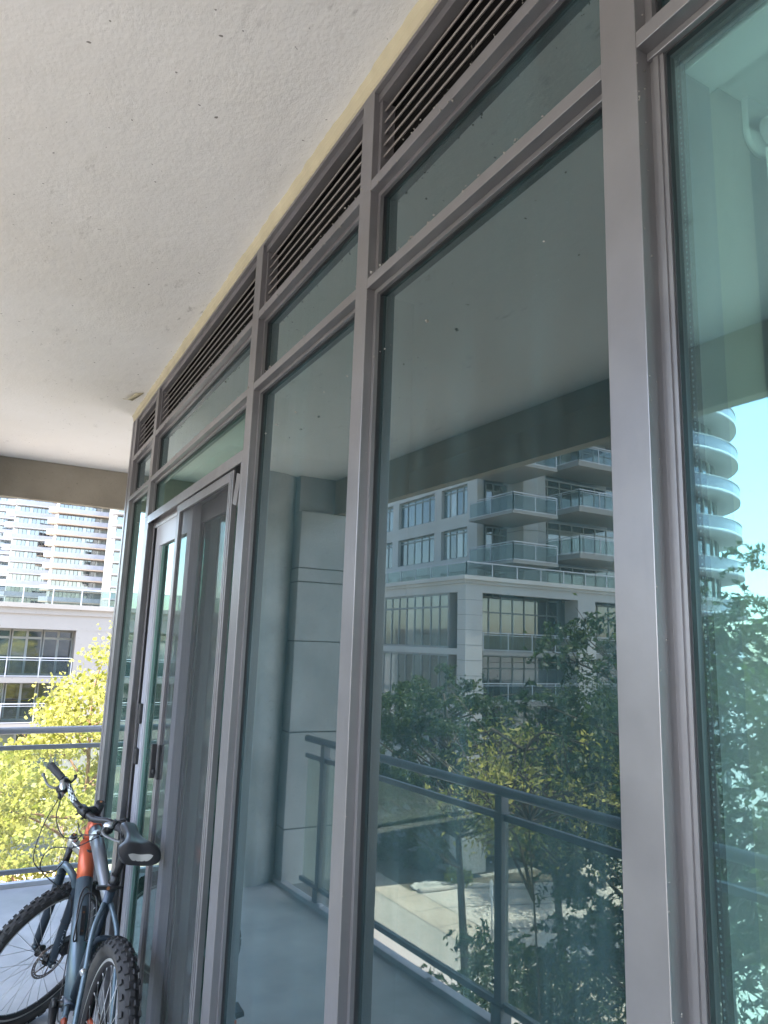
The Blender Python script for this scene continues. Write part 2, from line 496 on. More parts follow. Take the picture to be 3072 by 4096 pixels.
# return of the window wall beyond the corner post (facing the far end of the balcony)
for x in (0.66, 1.26, 1.9, 2.6, 3.3, 4.0):
    b = MB(); b.box(x, x + .055, 4.265, 4.383, 0, TOP); b.build('mullion', FR, ww, bevel=.0012)
for z0, z1 in (T1, T2, (0.0, 0.1)):
    b = MB(); b.box(BACK + .001, 4.3, 4.27, 4.381, z0, z1); b.build('transom', FR, ww)
b = MB(); b.box(BACK + .001, 4.3, 4.345, 4.351, 0.1, TOP); b.build('window_pane', GLASS_DOOR, ww)
b = MB(); b.box(BACK + .001, 4.3, 4.27, 4.382, 2.97, TOP); b.build('head_frame', FR, ww)
# cream sealant strip between frame and ceiling, with a ragged upper edge
b = MB()
ys = np.linspace(-4.2, 4.386, 420)
rng = np.random.RandomState(3)
pr = None
for i, y in enumerate(ys):
    j = 0.0015 * math.sin(i * 0.35) + rng.uniform(-.0022, .0022)
    j2 = rng.uniform(-.0012, .0012)
    cur = [(-0.016 + j, y, CZ + .0005), (-0.006 + j2, y, CZ - .012), (-0.003, y, TOP + .004), (0.004, y, TOP)]
    if pr:
        for q in range(3): b.quad(pr[q], cur[q], cur[q + 1], pr[q + 1])
    pr = cur
b.box(0.003, 0.1, -4.2, 4.386, TOP + .0005, CZ - .001)
b.box(0.0, 4.3, 4.3865, 4.392, TOP, CZ - .001)
b.build('sealant_strip', STRIP, ww)

# door opening in the wide bay
a, c = bays[7]
b = MB()
b.box(0.0005, BACK - .002, a, c, 2.296, 2.322)
b.box(0.020, BACK - .003, a, c, 2.322, 2.333)
b.box(0.0, 0.006, a, c, 2.282, 2.296); b.box(0.030, 0.036, a, c, 2.275, 2.296); b.box(0.082, 0.088, a, c, 2.275, 2.296); b.box(0.116, BACK, a, c, 2.27, 2.296)
b.build('door_head', FR, ww, bevel=.0008)
b = MB(); b.box(0.037, 0.046, 3.02, c, 2.262, 2.294); b.build('door_track', ALU, ww)
beads(a, c, 2.333, T2[0] - .011); pane(a, c, 2.331, T2[0] - .009, GLASS_DOOR)
b = MB()
b.box(0.0, 0.006, c - .03, c, 0, 2.282); b.box(0.03, 0.036, c - .034, c, 0, 2.28); b.box(0.036, 0.08, c - .006, c, 0, 2.28); b.box(0.08, BACK, c - .03, c, 0, 2.28)
b.box(0.0, 0.010, a, a + .012, 0, 2.282); b.box(0.03, 0.036, a, a + .03, 0, 2.28); b.box(0.116, BACK, a, a + .05, 0, 2.28)
b.build('door_jamb', FR, ww, bevel=.0008)
b = MB(); b.box(0.0, BACK, a, c, 0.0, 0.035); b.box(.03, .034, a, c, .035, .055); b.box(.082, .086, a, c, .035, .055); b.build('door_sill', ALU, ww)
# fixed panel behind (near end) : stile and green glass
b = MB(); b.box(0.090, 0.115, 2.92, 2.99, .04, 2.27); b.box(0.090, .115, a + .05, 2.92, 2.20, 2.27); b.box(.09, .115, a + .05, 2.92, .04, .12)
b.build('fixed_panel_frame', FR, ww)
pane(a + .004, 2.92, .12, 2.20, GLASS_DOOR, 'fixed_panel_glass', .098)
b = MB(); b.box(.088, .097, a + .013, a + .10, .1, 2.21); b.build('green_tint_strip', GREEN, ww)  # opaque green strip added before the fixed glass to give its green look

b = MB(); b.box(.0065, .009, a + .0135, a + .085, 2.19, 2.281); b.build('track_gap_shade', BLACK, ww)  # solid black plate painting the shade of the open track end
b = MB(); b.obox((.003, a + .045, 2.20), (1, 0, 0), (0, .96, .28), (0, -.28, .96), .001, .022, .05); b.build('track_end_plate', FR, ww)
sd = thing('sliding_door', 'sliding glass patio door panel left of the insect screen', 'sliding door', (0.045, 3.25, 0.04))
b = MB()
def L(o, m): return m.xf(lambda v: v - Vector(o.location))
DY0, DY1 = 2.885, 3.585
for y0, y1 in ((DY0, DY0 + .07), (DY1 - .085, DY1)): b.box(.042, .076, y0, y1, .045, 2.272)
b.box(.042, .076, DY0 + .07, DY1 - .085, 2.16, 2.272); b.box(.042, .076, DY0 + .07, DY1 - .085, .045, .15)
for y0, y1 in ((DY0 + .07, DY0 + .08), (DY1 - .097, DY1 - .085)): b.box(.046, .07, y0, y1, .15, 2.16)
L(sd, b).build('door_frame', [plain('pale_door_paint', (0.34, 0.34, 0.37), .38, var=.05)], sd, bevel=.001)
b = MB(); b.box(.056, .062, DY0 + .07, DY1 - .085, .15, 2.16); L(sd, b).build('door_glass', GLASS_DOOR, sd)
b = MB(); b.box(.0555, .0655, DY1 - .104, DY1 - .098, .15, 2.16); L(sd, b).build('glass_edge', GREEN, sd)
b = MB()
b.box(.026, .042, DY1 - .062, DY1 - .022, 1.33, 1.42); b.box(.026, .034, DY1 - .035, DY1 - .022, 1.20, 1.33); b.box(.026, .042, DY1 - .062, DY1 - .022, 1.15, 1.22)
L(sd, b).build('handle', BLK, sd, bevel=.004)

scn = thing('insect_screen_door', 'sliding insect screen with dark mesh that the bicycle saddle touches', 'screen door', (0.0, 2.65, 0.03))
SY0, SY1 = 2.235, 3.02
b = MB()
for y0, y1 in ((SY0, SY0 + .05), (SY1 - .045, SY1)): b.box(.008, .026, y0, y1, .045, 2.279)
b.box(.008, .026, SY0 + .05, SY1 - .045, 2.245, 2.279); b.box(.008, .026, SY0 + .05, SY1 - .045, .045, .10)
b.box(.005, .010, SY0 + .012, SY0 + .022, .05, 2.27); b.box(.005, .010, SY0 + .03, SY0 + .036, .05, 2.27)
L(scn, b).build('screen_frame', FR, scn, bevel=.001)
g = NG('insect_mesh')
tc = g.n('ShaderNodeTexCoord')
wv = g.n('ShaderNodeTexWave', bands_direction='Y'); wv.inputs['Scale'].default_value = 130; wv.inputs['Distortion'].default_value = 1.2; wv.inputs['Detail'].default_value = 2
g.l(tc.outputs['Object'], wv.inputs[0])
mp = g.n('ShaderNodeMapping'); mp.inputs['Scale'].default_value = (1, 60, 1.5); g.l(tc.outputs['Object'], mp.inputs[0])
streak = g.noise(4, 4, .6, mp.outputs[0])
fac = g.ramp(streak, [(0.35, (.26, .26, .26)), (0.7, (.37, .37, .37))])
df = g.n('ShaderNodeBsdfDiffuse'); g.l(g.ramp(streak, [(0.3, (.055, .057, .060)), (.75, (.115, .117, .12))]), df.inputs[0])
tr = g.n('ShaderNodeBsdfTransparent'); tr.inputs[0].default_value = (1, 1, 1, 1)
mx = g.n('ShaderNodeMixShader'); g.l(fac, mx.inputs[0]); g.l(tr.outputs[0], mx.inputs[1]); g.l(df.outputs[0], mx.inputs[2])
MESHM = g.done(mx.outputs[0])
b = MB(); b.box(.017, .0185, SY0 + .05, SY1 - .045, .10, 2.245); L(scn, b).build('screen_mesh', MESHM, scn)
b = MB(); b.box(-.012, .008, SY1 - .014, SY1 + .004, 1.18, 1.31); b.box(.006, .030, SY1 - .052, SY1 - .040, 1.18, 1.31); b.box(-.006, .004, SY1 - .03, SY1 - .014, 1.20, 1.215)
L(scn, b).build('handle', BLK, scn, bevel=.003)

# ================================================================ room behind the glass
b = MB()
b.box(0.125, 4.3, -4.1, 4.26, -0.05, 0.0)
tag(b.build('interior_floor', WOOD), kind='structure')
b = MB()
b.box(4.3, 4.4, -4.1, 4.26, 0, CZ); b.box(.125, 4.3, -4.2, -4.1, 0, CZ)
b.box(.20, 4.3, .66, .76, 0, CZ - .004); b.box(.125, 4.3, 3.655, 3.69, 0, CZ - .004); b.box(1.5, 1.6, .76, 3.655, 0, CZ - .006)
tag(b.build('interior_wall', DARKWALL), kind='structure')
b = MB(); b.box(.125, 4.3, -4.1, 4.26, 2.76, 2.80)
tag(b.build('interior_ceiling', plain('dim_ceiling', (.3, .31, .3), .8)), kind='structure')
b = MB(); b.box(.126, .21, .535, .66, 0, 2.755)
tag(b.build('interior_wall_end', TAN), kind='structure')
rb = thing('roller_blind', 'white roller blind lowered behind the rightmost window', 'roller blind', (.20, 0.2, 2.44))
b = MB(); b.box(.215, .219, -.16, .515, 0.25, 2.42); L(rb, b).build('blind_fabric', plain('blind_cloth', (.66, .68, .63), .85, var=.03), rb)
b = MB(); b.tube([(.235, -.17, 2.455), (.235, .52, 2.455)], .022, 16); L(rb, b).build('roller_tube', WHITEM, rb)
b = MB(); b.tube([(.225, .524, 2.45), (.225, .533, 2.45)], .030, 20); b.box(.195, .255, .524, .533, 2.45, 2.50); L(rb, b).build('bracket', plain('pale_plastic', (.6, .62, .6), .4), rb)
b = MB(); b.box(.126, .34, -.17, .535, 2.50, 2.755); tag(b.build('interior_bulkhead', WHITEM), kind='structure')

# ================================================================ railings
def railing(name, label, pts_rail, posts, glassname='glass_panel'):
    t = thing(name, label, 'railing', (pts_rail[0][0], pts_rail[0][1], 0))
    o = Vector(t.location)
    A, B = Vector((*pts_rail[0], 0)), Vector((*pts_rail[1], 0))
    d = (B - A).normalized(); nrm = Vector((-d.y, d.x, 0))
    def bar(z0, z1, hw, nm, mat=RAILM, a=0.0, bb=1.0):
        p = A + (B - A) * a; q = A + (B - A) * bb; c_ = (p + q) / 2
        m_ = MB().obox((c_.x, c_.y, (z0 + z1) / 2), d, nrm, (0, 0, 1), (q - p).length / 2, hw, (z1 - z0) / 2)
        return L(t, m_).build(nm, mat, t, bevel=0.001)
    m_ = MB().tube([A + Vector((0, 0, 1.046)), B + Vector((0, 0, 1.046))], .024, 20)
    L(t, m_).build('top_rail', RAILM, t)
    bar(.915, .945, .012, 'middle_rail'); bar(.095, .125, .014, 'bottom_rail')
    for s_ in posts:
        p = A + d * s_
        m_ = MB().obox((p.x, p.y, .53), d, nrm, (0, 0, 1), .024, .024, .50)
        m_.obox((p.x, p.y, .055), d, nrm, (0, 0, 1), .034, .034, .055)
        m_.obox((p.x, p.y, .93), d, nrm, (0, 0, 1), .028, .028, .022)
        m_.obox((p.x, p.y, .006), d, nrm, (0, 0, 1), .05, .05, .006)
        L(t, m_).build('post', RAILM, t, bevel=.002)
    ps = sorted(posts); ln = (B - A).length
    segs = [0.0] + list(ps) + [ln]
    for s0, s1 in zip(segs[:-1], segs[1:]):
        if s1 - s0 < .2: continue
        p = A + d * ((s0 + s1) / 2)
        m_ = MB().obox((p.x, p.y, .52), d, nrm, (0, 0, 1), (s1 - s0) / 2 - .03, .003, .395)
        L(t, m_).build(glassname, RAILGLASS, t)
    return t
def rx(y): return -1.79 + 0.075 * y
P0 = (rx(4.9), 4.93); P1 = (rx(-4.2), -4.2)
L0 = math.hypot(P0[0] - P1[0], P0[1] - P1[1])
railing('balcony_railing', 'grey tube railing along the open side, seen mirrored in the large windows', (P0, P1), [.27, 2.04, 3.85, 5.65, 7.45])
railing('balcony_railing', 'grey railing with glass panels across the far end, behind the bicycle', ((-.72, 5.80), (4.4, 5.74)), [1.9, 3.6])

# ================================================================ bicycle
bike = thing('mountain_bike', 'blue grey and orange mountain bike leaning on the screen door, bars turned', 'bicycle', (-0.228, 2.767, 0.004))
bike.rotation_euler = (0.148, 0, 1.600)
bike.scale = (1.016,) * 3
AX = Vector((-.342, 0, .94)).normalized(); PP = Vector((.94, 0, .342)).normalized(); YH = Vector((0, 1, 0))
BASE = Vector((.995, 0, .295))
RS = Matrix.Rotation(2.121, 3, AX)
def Fp(t, f, y): return BASE + RS @ (AX * t + PP * f + YH * y)
def tube_paint(name, c, rough=.3): return plain(name, c, rough, .35, var=.1, scale=9, Coat_Weight=.5) if False else plain(name, c, rough, .35, var=.1, scale=9)
BLUE = tube_paint('steel_blue_paint', (.105, .145, .175)); DKBL = tube_paint('dark_navy_paint', (.035, .05, .068)); GREYP = tube_paint('grey_frame_paint', (.15, .16, .175), .35)
ORG = tube_paint('orange_paint', (.52, .115, .055), .35); SILV = plain('silver_alloy', (.6, .6, .6), .3, .8); STEEL = plain('steel_spoke', (.5, .5, .5), .35, .7)
RUB = plain('tyre_rubber', (.034, .034, .036), .8, var=.3, scale=20, bump=.3); DUSTR = plain('dusty_tyre_wall', (.045, .042, .038), .85, var=.3, scale=12)
LEATH = plain('worn_saddle_cover', (.028, .028, .030), .38, var=.3, scale=14); PALE = plain('pale_saddle_panel', (.36, .35, .32), .6)
RUST = plain('rusty_bolt', (.25, .09, .03), .7); WHT = plain('white_print', (.62, .68, .68), .5)
V3 = lambda *a: Vector(a)
BBp = V3(.391, 0, .345); SEAT = V3(.216, 0, .799); HUBR = V3(0, 0, .34)
ht0 = BASE + AX * .515; ht1 = BASE + AX * .655
fr = empty('frame'); fr.parent = bike
m_ = MB()
m_.tube([ht0, ht1], .026, 20, 0)
m_.tube([ht0 - AX * .004, ht0 + AX * .008], .029, 20, 1); m_.tube([ht1 - AX * .008, ht1 + AX * .006], .029, 20, 1)
m_.build('head_tube', [ORG, BLK], fr)
dt0 = BASE + AX * .55 - PP * .01; dtm = dt0.lerp(BBp, .26)
m_ = MB(); m_.tube([dt0, dt0.lerp(dtm, .5), dtm], [.034, .0335, .033], 20, 0); m_.tube([dtm, dtm.lerp(BBp, .5), BBp], [.033, .0335, .034], 20, 1)
m_.build('down_tube', [ORG, BLUE], fr)
tt0 = BASE + AX * .635; tt1 = V3(.236, 0, .745)
m_ = MB(); m_.tube([tt0, tt0.lerp(tt1, .12)], .028, 18, 1, flat=1.2); m_.tube([tt0.lerp(tt1, .12), tt0.lerp(tt1, .5), tt1], [.027, .025, .019], 18, 0, flat=1.2)
m_.tube([tt0.lerp(tt1, .2), tt0.lerp(tt1, .26)], .0275, 18, 2, flat=1.2)
m_.build('top_tube', [GREYP, ORG, WHT], fr)
m_ = MB(); m_.tube([BBp, SEAT], .0175, 18); m_.tube([BBp + V3(0, -.036, 0), BBp + V3(0, .036, 0)], .024, 18)
m_.build('seat_tube', DKBL, fr)
br = V3(.10, 0, .655)
for sg in (-1, 1):
    m_ = MB(); m_.tube(spline([V3(.228, sg * .012, .735), V3(.17, sg * .042, .66), V3(.10, sg * .052, .55), V3(.03, sg * .062, .40), V3(0, sg * .066, .345)], 16), .0095, 12)
    if sg == 1: m_.tube([V3(.105, .052, .56), V3(.10, .066, .555)], .010, 12, 1)
    m_.build('seat_stay', [BLUE, SILV], fr)
    m_ = MB(); p_ = spline([BBp + V3(-.03, sg * .022, 0), V3(.26, sg * .045, .335), V3(.12, sg * .060, .333), V3(0, sg * .066, .34)], 18)
    m_.tube(p_[:6], .0125, 12, 0); m_.tube(p_[5:], .0115, 12, 1); m_.build('chain_stay', [BLUE, ORG], fr)
m_ = MB(); m_.tube(spline([V3(.148, -.046, .615), V3(.155, -.02, .64), V3(.155, .02, .64), V3(.148, .046, .615)], 12), .010, 10); m_.build('stay_bridge', DKBL, fr)
# bottle cage
m_ = MB()
dd = (BBp - dt0).normalized(); up_ = V3(-dd.z, 0, dd.x);
if up_.z < 0: up_ = -up_
c0 = dt0.lerp(BBp, .55)
def cg(a_, h_, y_): return c0 + dd * a_ + up_ * h_ + YH * y_
m_.tube(spline([cg(.075, .034, -.018), cg(-.02, .034, -.024), cg(-.10, .040, -.018), cg(-.125, .05, 0), cg(-.10, .040, .018), cg(-.02, .034, .024), cg(.075, .034, .018)], 30), .0032, 8)
m_.tube(spline([cg(.075, .034, -.018), cg(.085, .07, -.036), cg(.02, .10, -.036), cg(-.06, .115, -.022), cg(-.06, .115, .022), cg(.02, .10, .036), cg(.085, .07, .036), cg(.075, .034, .018)], 30), .0032, 8)
m_.obox(c0 + up_ * .037, dd, YH, up_, .055, .008, .003)
for s_ in (-.03, .04): m_.tube([cg(s_, .03, 0), cg(s_, .040, 0)], .005, 8, 1)
m_.build('bottle_cage', [BLK, RUST], fr)
# seat post, clamp, saddle
sdir = (SEAT - BBp).normalized(); sp1 = V3(.135, 0, .972)
m_ = MB(); m_.tube([SEAT - sdir * .02, SEAT + sdir * .045], .0165, 16); m_.tube([SEAT + sdir * .03, sp1], .0138, 16); m_.build('seat_post', BLK, bike)
m_ = MB(); m_.tube([SEAT - sdir * .012, SEAT + sdir * .014], .0215, 18, 0); m_.tube([SEAT + V3(-.024, -.032, .0), SEAT + V3(-.024, .028, .0)], .005, 10, 0)
m_.obox(SEAT + V3(-.028, .040, .0), (0, 1, 0), (1, 0, 0), (0, 0, 1), .022, .008, .006, 0); m_.tube([SEAT + V3(-.037, .022, 0), SEAT + V3(-.019, .022, 0)], .006, 10, 1)
m_.build('seat_clamp', [BLK, RUST], fr)
m_ = MB(); secs = []
prof = [(-.034, .040, .925, .020), (-.026, .066, .948, .040), (.0, .076, .970, .052), (.03, .072, .974, .042), (.06, .056, .969, .042), (.10, .036, .963, .040), (.15, .024, .961, .036), (.20, .028, .964, .034), (.24, .030, .964, .032), (.262, .025, .957, .026), (.272, .008, .948, .014)]
NS = 20
vs = []
for (x, hw, zt, th) in prof:
    for j in range(NS):
        an = 2 * PI * j / NS; cy_, sz_ = math.cos(an), math.sin(an)
        y_ = hw * (abs(cy_) ** .75) * (1 if cy_ > 0 else -1)
        z_ = zt - th * .5 + (th * .5) * (abs(sz_) ** .7) * (1 if sz_ > 0 else -1)
        if sz_ > 0: z_ -= .010 * math.exp(-(y_ / .012) ** 2) * (1 if x < .12 else .2); z_ -= .012 * (abs(y_) / .076) ** 2
        xx = x + (.018 * (1 - (y_ / .076) ** 2) if x < .01 else 0)
        x2, z2 = (xx - .142) * 1.03, (z_ - .945) * 1.03
        ta = .12
        vs.append((.135 + x2 * math.cos(ta) - z2 * math.sin(ta), y_ * 1.04 - .012, .986 + x2 * math.sin(ta) + z2 * math.cos(ta)))
fs = []
for i in range(len(prof) - 1):
    for j in range(NS): fs.append((i * NS + j, i * NS + (j + 1) % NS, (i + 1) * NS + (j + 1) % NS, (i + 1) * NS + j))
fs += [tuple(range(NS))[::-1], tuple(range((len(prof) - 1) * NS, len(prof) * NS))]
m_.add(vs, fs, 0, True)
for k, f_ in enumerate(fs[:2 * NS]):
    j = k % NS
    ctr = sum((Vector(vs[i]) for i in f_), Vector()) / len(f_)
    if abs(ctr.y + .012) < .040 and ctr.x < -.02 and ctr.z < .958: m_.m[k] = 1
sdl = m_.build('saddle', [LEATH, PALE], bike)
sdl.modifiers.new('sub', 'SUBSURF').render_levels = 2
m_ = MB()
for sg in (-1, 1): m_.tube(spline([V3(.005, sg * .03, .955), V3(.08, sg * .022, .955), V3(.16, sg * .021, .965), V3(.235, sg * .010, .99)], 14), .0035, 8)
m_.obox((.135, 0, .965), (1, 0, 0), (0, 1, 0), (0, 0, 1), .022, .028, .012)
m_.build('saddle_rails', BLK, sdl)

# wheels
def wheel(mp_, r, knobs, parent, disc, nspk=32, rt=.0265):
    wh = empty('wheel'); wh.parent = parent
    rc = r - rt - .0035
    m_ = MB()
    nr, nc = 72, 14
    vs = []; fs = []
    for i in range(nr):
        a_ = 2 * PI * i / nr
        for j in range(nc):
            c_ = 2 * PI * j / nc
            rr_ = rc + rt * math.cos(c_) * 1.0
            vs.append(mp_(V3(math.cos(a_) * rr_, rt * math.sin(c_), math.sin(a_) * rr_)))
            fs.append((i * nc + j, ((i + 1) % nr) * nc + j, ((i + 1) % nr) * nc + (j + 1) % nc, i * nc + (j + 1) % nc))
    m_.add(vs, fs, 0, True)
    for i in range(nr): 
        for j in range(nc):
            if 3 <= j <= 11 and not (5 <= j <= 9): m_.m[i * nc + j] = 1
    for i in range(knobs):
        a_ = 2 * PI * i / knobs
        rows = ((-.42, .0065, .006), (.42, .0065, .006)) if i % 2 else ((-1.0, .006, .007), (1.0, .006, .007), (0.0, .0065, .006))
        for (ph, hw, hh) in rows:
            rr_ = rc + (rt + .002) * math.cos(ph); yy_ = (rt + .002) * math.sin(ph)
            er = V3(math.cos(a_), 0, math.sin(a_)); et = V3(-math.sin(a_), 0, math.cos(a_))
            nn = (er * math.cos(ph) + YH * math.sin(ph)); tt_ = nn.cross(et)
            q = MB().obox(er * rr_ + YH * yy_, et, tt_, nn, .0078, hw, .0045)
            m_.add([mp_(Vector(v)) for v in q.v], q.f, 0)
    m_.build('tyre', [RUB, DUSTR], wh)
    m_ = MB(); ri = rc - rt
    pr_ = [(ri + .004, -.011), (ri - .008, -.012), (ri - .016, -.006), (ri - .018, 0), (ri - .016, .006), (ri - .008, .012), (ri + .004, .011)]
    q = MB().lathe((0, 0, 0), (0, 1, 0), pr_, 64)
    m_.add([mp_(Vector(v)) for v in q.v], q.f, 0, True)
    q = MB().lathe((0, 0, 0), (0, 1, 0), [(ri + .004, .0125), (ri - .006, .0135)], 64); m_.add([mp_(Vector(v)) for v in q.v], q.f, 1, True)
    q = MB().lathe((0, 0, 0), (0, 1, 0), [(ri + .004, -.0125), (ri - .006, -.0135)], 64); m_.add([mp_(Vector(v)) for v in q.v], q.f, 1, True)
    m_.build('rim', [BLK, plain('rim_sidewall', (.5, .5, .48), .4, .5)], wh)
    m_ = MB()
    for i in range(nspk):
        sg = 1 if i % 2 else -1
        a0 = 2 * PI * i / nspk; a1 = a0 + (.55 if (i // 2) % 2 else -.55)
        p0 = mp_(V3(math.cos(a0) * (ri - .016), 0, math.sin(a0) * (ri - .016))); p1 = mp_(V3(math.cos(a1) * .022, sg * .028, math.sin(a1) * .022))
        m_.tube([p0, p1], .00105, 5)
        m_.tube([p0, p0.lerp(p1, .045)], .0022, 6)
    m_.build('spokes', STEEL, wh)
    m_ = MB(); q = MB().lathe((0, 0, 0), (0, 1, 0), [(.001, -.055), (.010, -.055), (.011, -.036), (.026, -.032), (.026, -.026), (.014, -.020), (.014, .020), (.026, .026), (.026, .032), (.011, .036), (.010, .055), (.001, .055)], 20)
    m_.add([mp_(Vector(v)) for v in q.v], q.f, 0, True); m_.build('hub', BLK, wh)
    if disc:
        m_ = MB(); yd = .040
        n_ = 90
        for i in range(n_):
            a0, a1 = 2 * PI * i / n_, 2 * PI * (i + 1) / n_
            rings = ((.080, .0735), (.0695, .064)) if i % 3 else ((.080, .064),)
            for (ra, rb_) in rings:
                m_.add([mp_(V3(math.cos(x) * r_, yd + s_, math.sin(x) * r_)) for s_ in (0, .0018) for (x, r_) in ((a0, ra), (a1, ra), (a1, rb_), (a0, rb_))], [(0, 1, 2, 3), (7, 6, 5, 4), (0, 4, 5, 1), (3, 2, 6, 7)], 0)
        for i in range(6):
            a0 = 2 * PI * i / 6
            m_.tube([mp_(V3(math.cos(a0) * .022, yd, math.sin(a0) * .022)), mp_(V3(math.cos(a0 + .5) * .066, yd, math.sin(a0 + .5) * .066))], .003, 6)
        q = MB().lathe((0, 0, 0), (0, 1, 0), [(.001, .045), (.022, .045), (.022, .034)], 16); m_.add([mp_(Vector(v)) for v in q.v], q.f, 1, True)
        m_.build('brake_disc', [plain('rotor_steel', (.20, .17, .15), .4, .8), BLK], wh)
    return wh
wheel(lambda v: HUBR + v + V3(0, -.030, 0), .342, 84, bike, False, rt=.032)
TH = .022
wheel(lambda v: Fp(TH + v.z, .04 + v.x, v.y), .333, 84, bike, True)
# fork
fk = empty('fork'); fk.parent = bike
m_ = MB()
m_.obox(Fp(.52, .028, 0), RS @ YH, RS @ PP, RS @ AX, .062, .017, .016)
for sg in (-1, 1): m_.tube([Fp(.505, .032, sg * .058), Fp(.545, .032, sg * .058)], .020, 16)
m_.build('fork_crown', SILV, fk, bevel=.004)
for sg in (-1, 1):
    m_ = MB(); m_.tube([Fp(.545, .032, sg * .058), Fp(.556, .032, sg * .058)], .014, 14, 0); m_.tube([Fp(.556, .032, sg * .058), Fp(.558, .032, sg * .058)], .006, 10, 1)
    m_.build('fork_cap', [BLK, RUST], fk)
for sg in (-1, 1):
    m_ = MB(); m_.tube([Fp(.37, .034, sg * .058), Fp(.51, .032, sg * .058)], .0145, 16); m_.build('stanchion', BLK, fk)
    m_ = MB(); m_.tube([Fp(.03, .040, sg * .062), Fp(.06, .042, sg * .062), Fp(.2, .037, sg * .059), Fp(.385, .034, sg * .058), Fp(.40, .034, sg * .058)], [.013, .018, .0195, .020, .0215], 16)
    m_.tube([Fp(.022, .04, sg * .046), Fp(.022, .04, sg * .072)], .016, 14)
    lg = m_.build('fork_leg', DKBL, fk)
    m_ = MB(); m_.tube([Fp(TH, .04, sg * .073), Fp(TH, .04, sg * .082)], .009, 10); m_.build('axle_nut', STEEL, lg)
    if sg == 1:
        cu = bpy.data.curves.new('leg_text', 'FONT'); cu.body = 'XCR'; cu.size = .040; cu.extrude = .0004; cu.space_character = 1.15; cu.align_y = 'CENTER'
        to = bpy.data.objects.new('tmp', cu); col.objects.link(to)
        dg = bpy.context.evaluated_depsgraph_get(); me = bpy.data.meshes.new_from_object(to.evaluated_get(dg)); bpy.data.objects.remove(to)
        for v in me.vertices:
            x_, y_, z_ = v.co
            an = y_ / .0198 + 1.75
            v.co = Fp(.11 + x_, .040 + .0202 * math.cos(an), .0605 + .0202 * math.sin(an))
        me.materials.clear(); me.materials.append(plain('silver_lettering', (.45, .5, .55), .4)); me.name = 'lettering'
        lt = bpy.data.objects.new('lettering', me); col.objects.link(lt); lt.parent = lg
m_ = MB(); m_.tube(spline([Fp(.385, .045, -.058), Fp(.43, .062, -.045), Fp(.455, .072, 0), Fp(.43, .062, .045), Fp(.385, .045, .058)], 24), .0125, 14, flat=1.2); m_.build('fork_arch', BLUE, fk)
m_ = MB(); m_.obox(Fp(.075, -.02, .052), RS @ AX, RS @ PP, RS @ YH, .036, .020, .016); m_.obox(Fp(.10, .0, .060), RS @ AX, RS @ PP, RS @ YH, .012, .03, .008); m_.tube([Fp(.06, -.03, .07), Fp(.06, -.03, .078)], .008, 10, 1)
m_.build('brake_caliper', [BLK, STEEL], fk, bevel=.003)
# bars
def BP(y):
    a_ = abs(y); k_ = min(1, max(0, (a_ - .05) / .11)); k_ = k_ * k_ * (3 - 2 * k_)
    return Fp(.712 + .038 * k_, .075 - .03 * max(0, a_ - .1) / .22, y)
hb = empty('handlebar'); hb.parent = bike
ysb = [-.20 + .4 * i / 40 for i in range(41)]
m_ = MB(); m_.tube([BP(y) for y in ysb], [.0112 + .0044 * max(0, 1 - abs(y) / .14) for y in ysb], 18, 0)
n_ = 18
for k in range(len(m_.f)):
    ring = k // n_
    if k < 40 * n_:
        y_ = abs(ysb[ring]); j = k % n_
        if .075 < y_ < .155 and ((j * 1.0 + ring * 1.3) % 3.0) < 1.5 and 2 < (j + ring // 2) % 18 < 11: m_.m[k] = 1
m_.build('bar', [BLK, WHT], hb)
for sg in (-1, 1):
    m_ = MB(); gp = [sg * (.195 + .125 * i / 20) for i in range(21)]
    m_.tube([BP(y) for y in gp], [.0155 + (.0012 if i % 2 else 0) + (.003 if i in (0, 20) else 0) for i in range(21)], 18); m_.build('grip', plain('grip_rubber', (.03, .03, .032), .75, bump=.5, bscale=300), hb)
    m_ = MB()
    def BQ(y, du, df): return BP(sg * y) + (RS @ AX) * du + (RS @ PP) * df
    m_.tube([BQ(.168, 0, 0), BQ(.19, 0, 0)], .0185, 16, 0)
    m_.ball(BQ(.165, -.022, .016), .026, 0, sx=.9, sy=1.0, sz=.9)
    m_.tube([BQ(.15, -.05, .02), BQ(.16, -.01, .02), BQ(.185, .005, .012)], [.010, .016, .012], 12, 1)
    m_.tube([BQ(.16, -.03, .03), BQ(.14, -.045, .035)], .007, 8, 0)
    m_.tube([BQ(.15, -.052, .02), BQ(.15, -.062, .02)], .005, 8, 0)
    m_.tube([BQ(.165, .0, -.018), BQ(.175, .012, -.045), BQ(.19, .016, -.052)], [.006, .006, .009], 8, 0, flat=.6)
    m_.build('shifter', [BLK, SILV], hb)
    m_ = MB(); m_.tube(spline([BQ(.165, -.01, .03), BQ(.178, -.014, .055), BQ(.205, -.014, .068), BQ(.25, -.012, .062), BQ(.275, -.008, .058)], 16), [.0085] * 5 + [.007] * 5 + [.0055] * 6 + [.0055] * 2 if False else .0062, 10, 0, flat=.7)
    m_.ball(BQ(.278, -.008, .058), .0085, 0)
    m_.build('brake_lever', plain('grey_lever', (.16, .165, .17), .4, .5), hb)
m_ = MB(); m_.tube([Fp(.66, .012, 0), Fp(.735, .0, 0)], .020, 18, 0); m_.tube([Fp(.70, .0, 0), Fp(.712, .075, 0)], [.019, .018], 16, 0); m_.tube([Fp(.712, .075, -.024), Fp(.712, .075, .024)], .0215, 18, 0)
m_.tube([Fp(.735, .0, 0), Fp(.738, 0, 0)], .016, 14, 1); m_.tube([Fp(.738, 0, 0), Fp(.741, 0, 0)], .006, 8, 2)
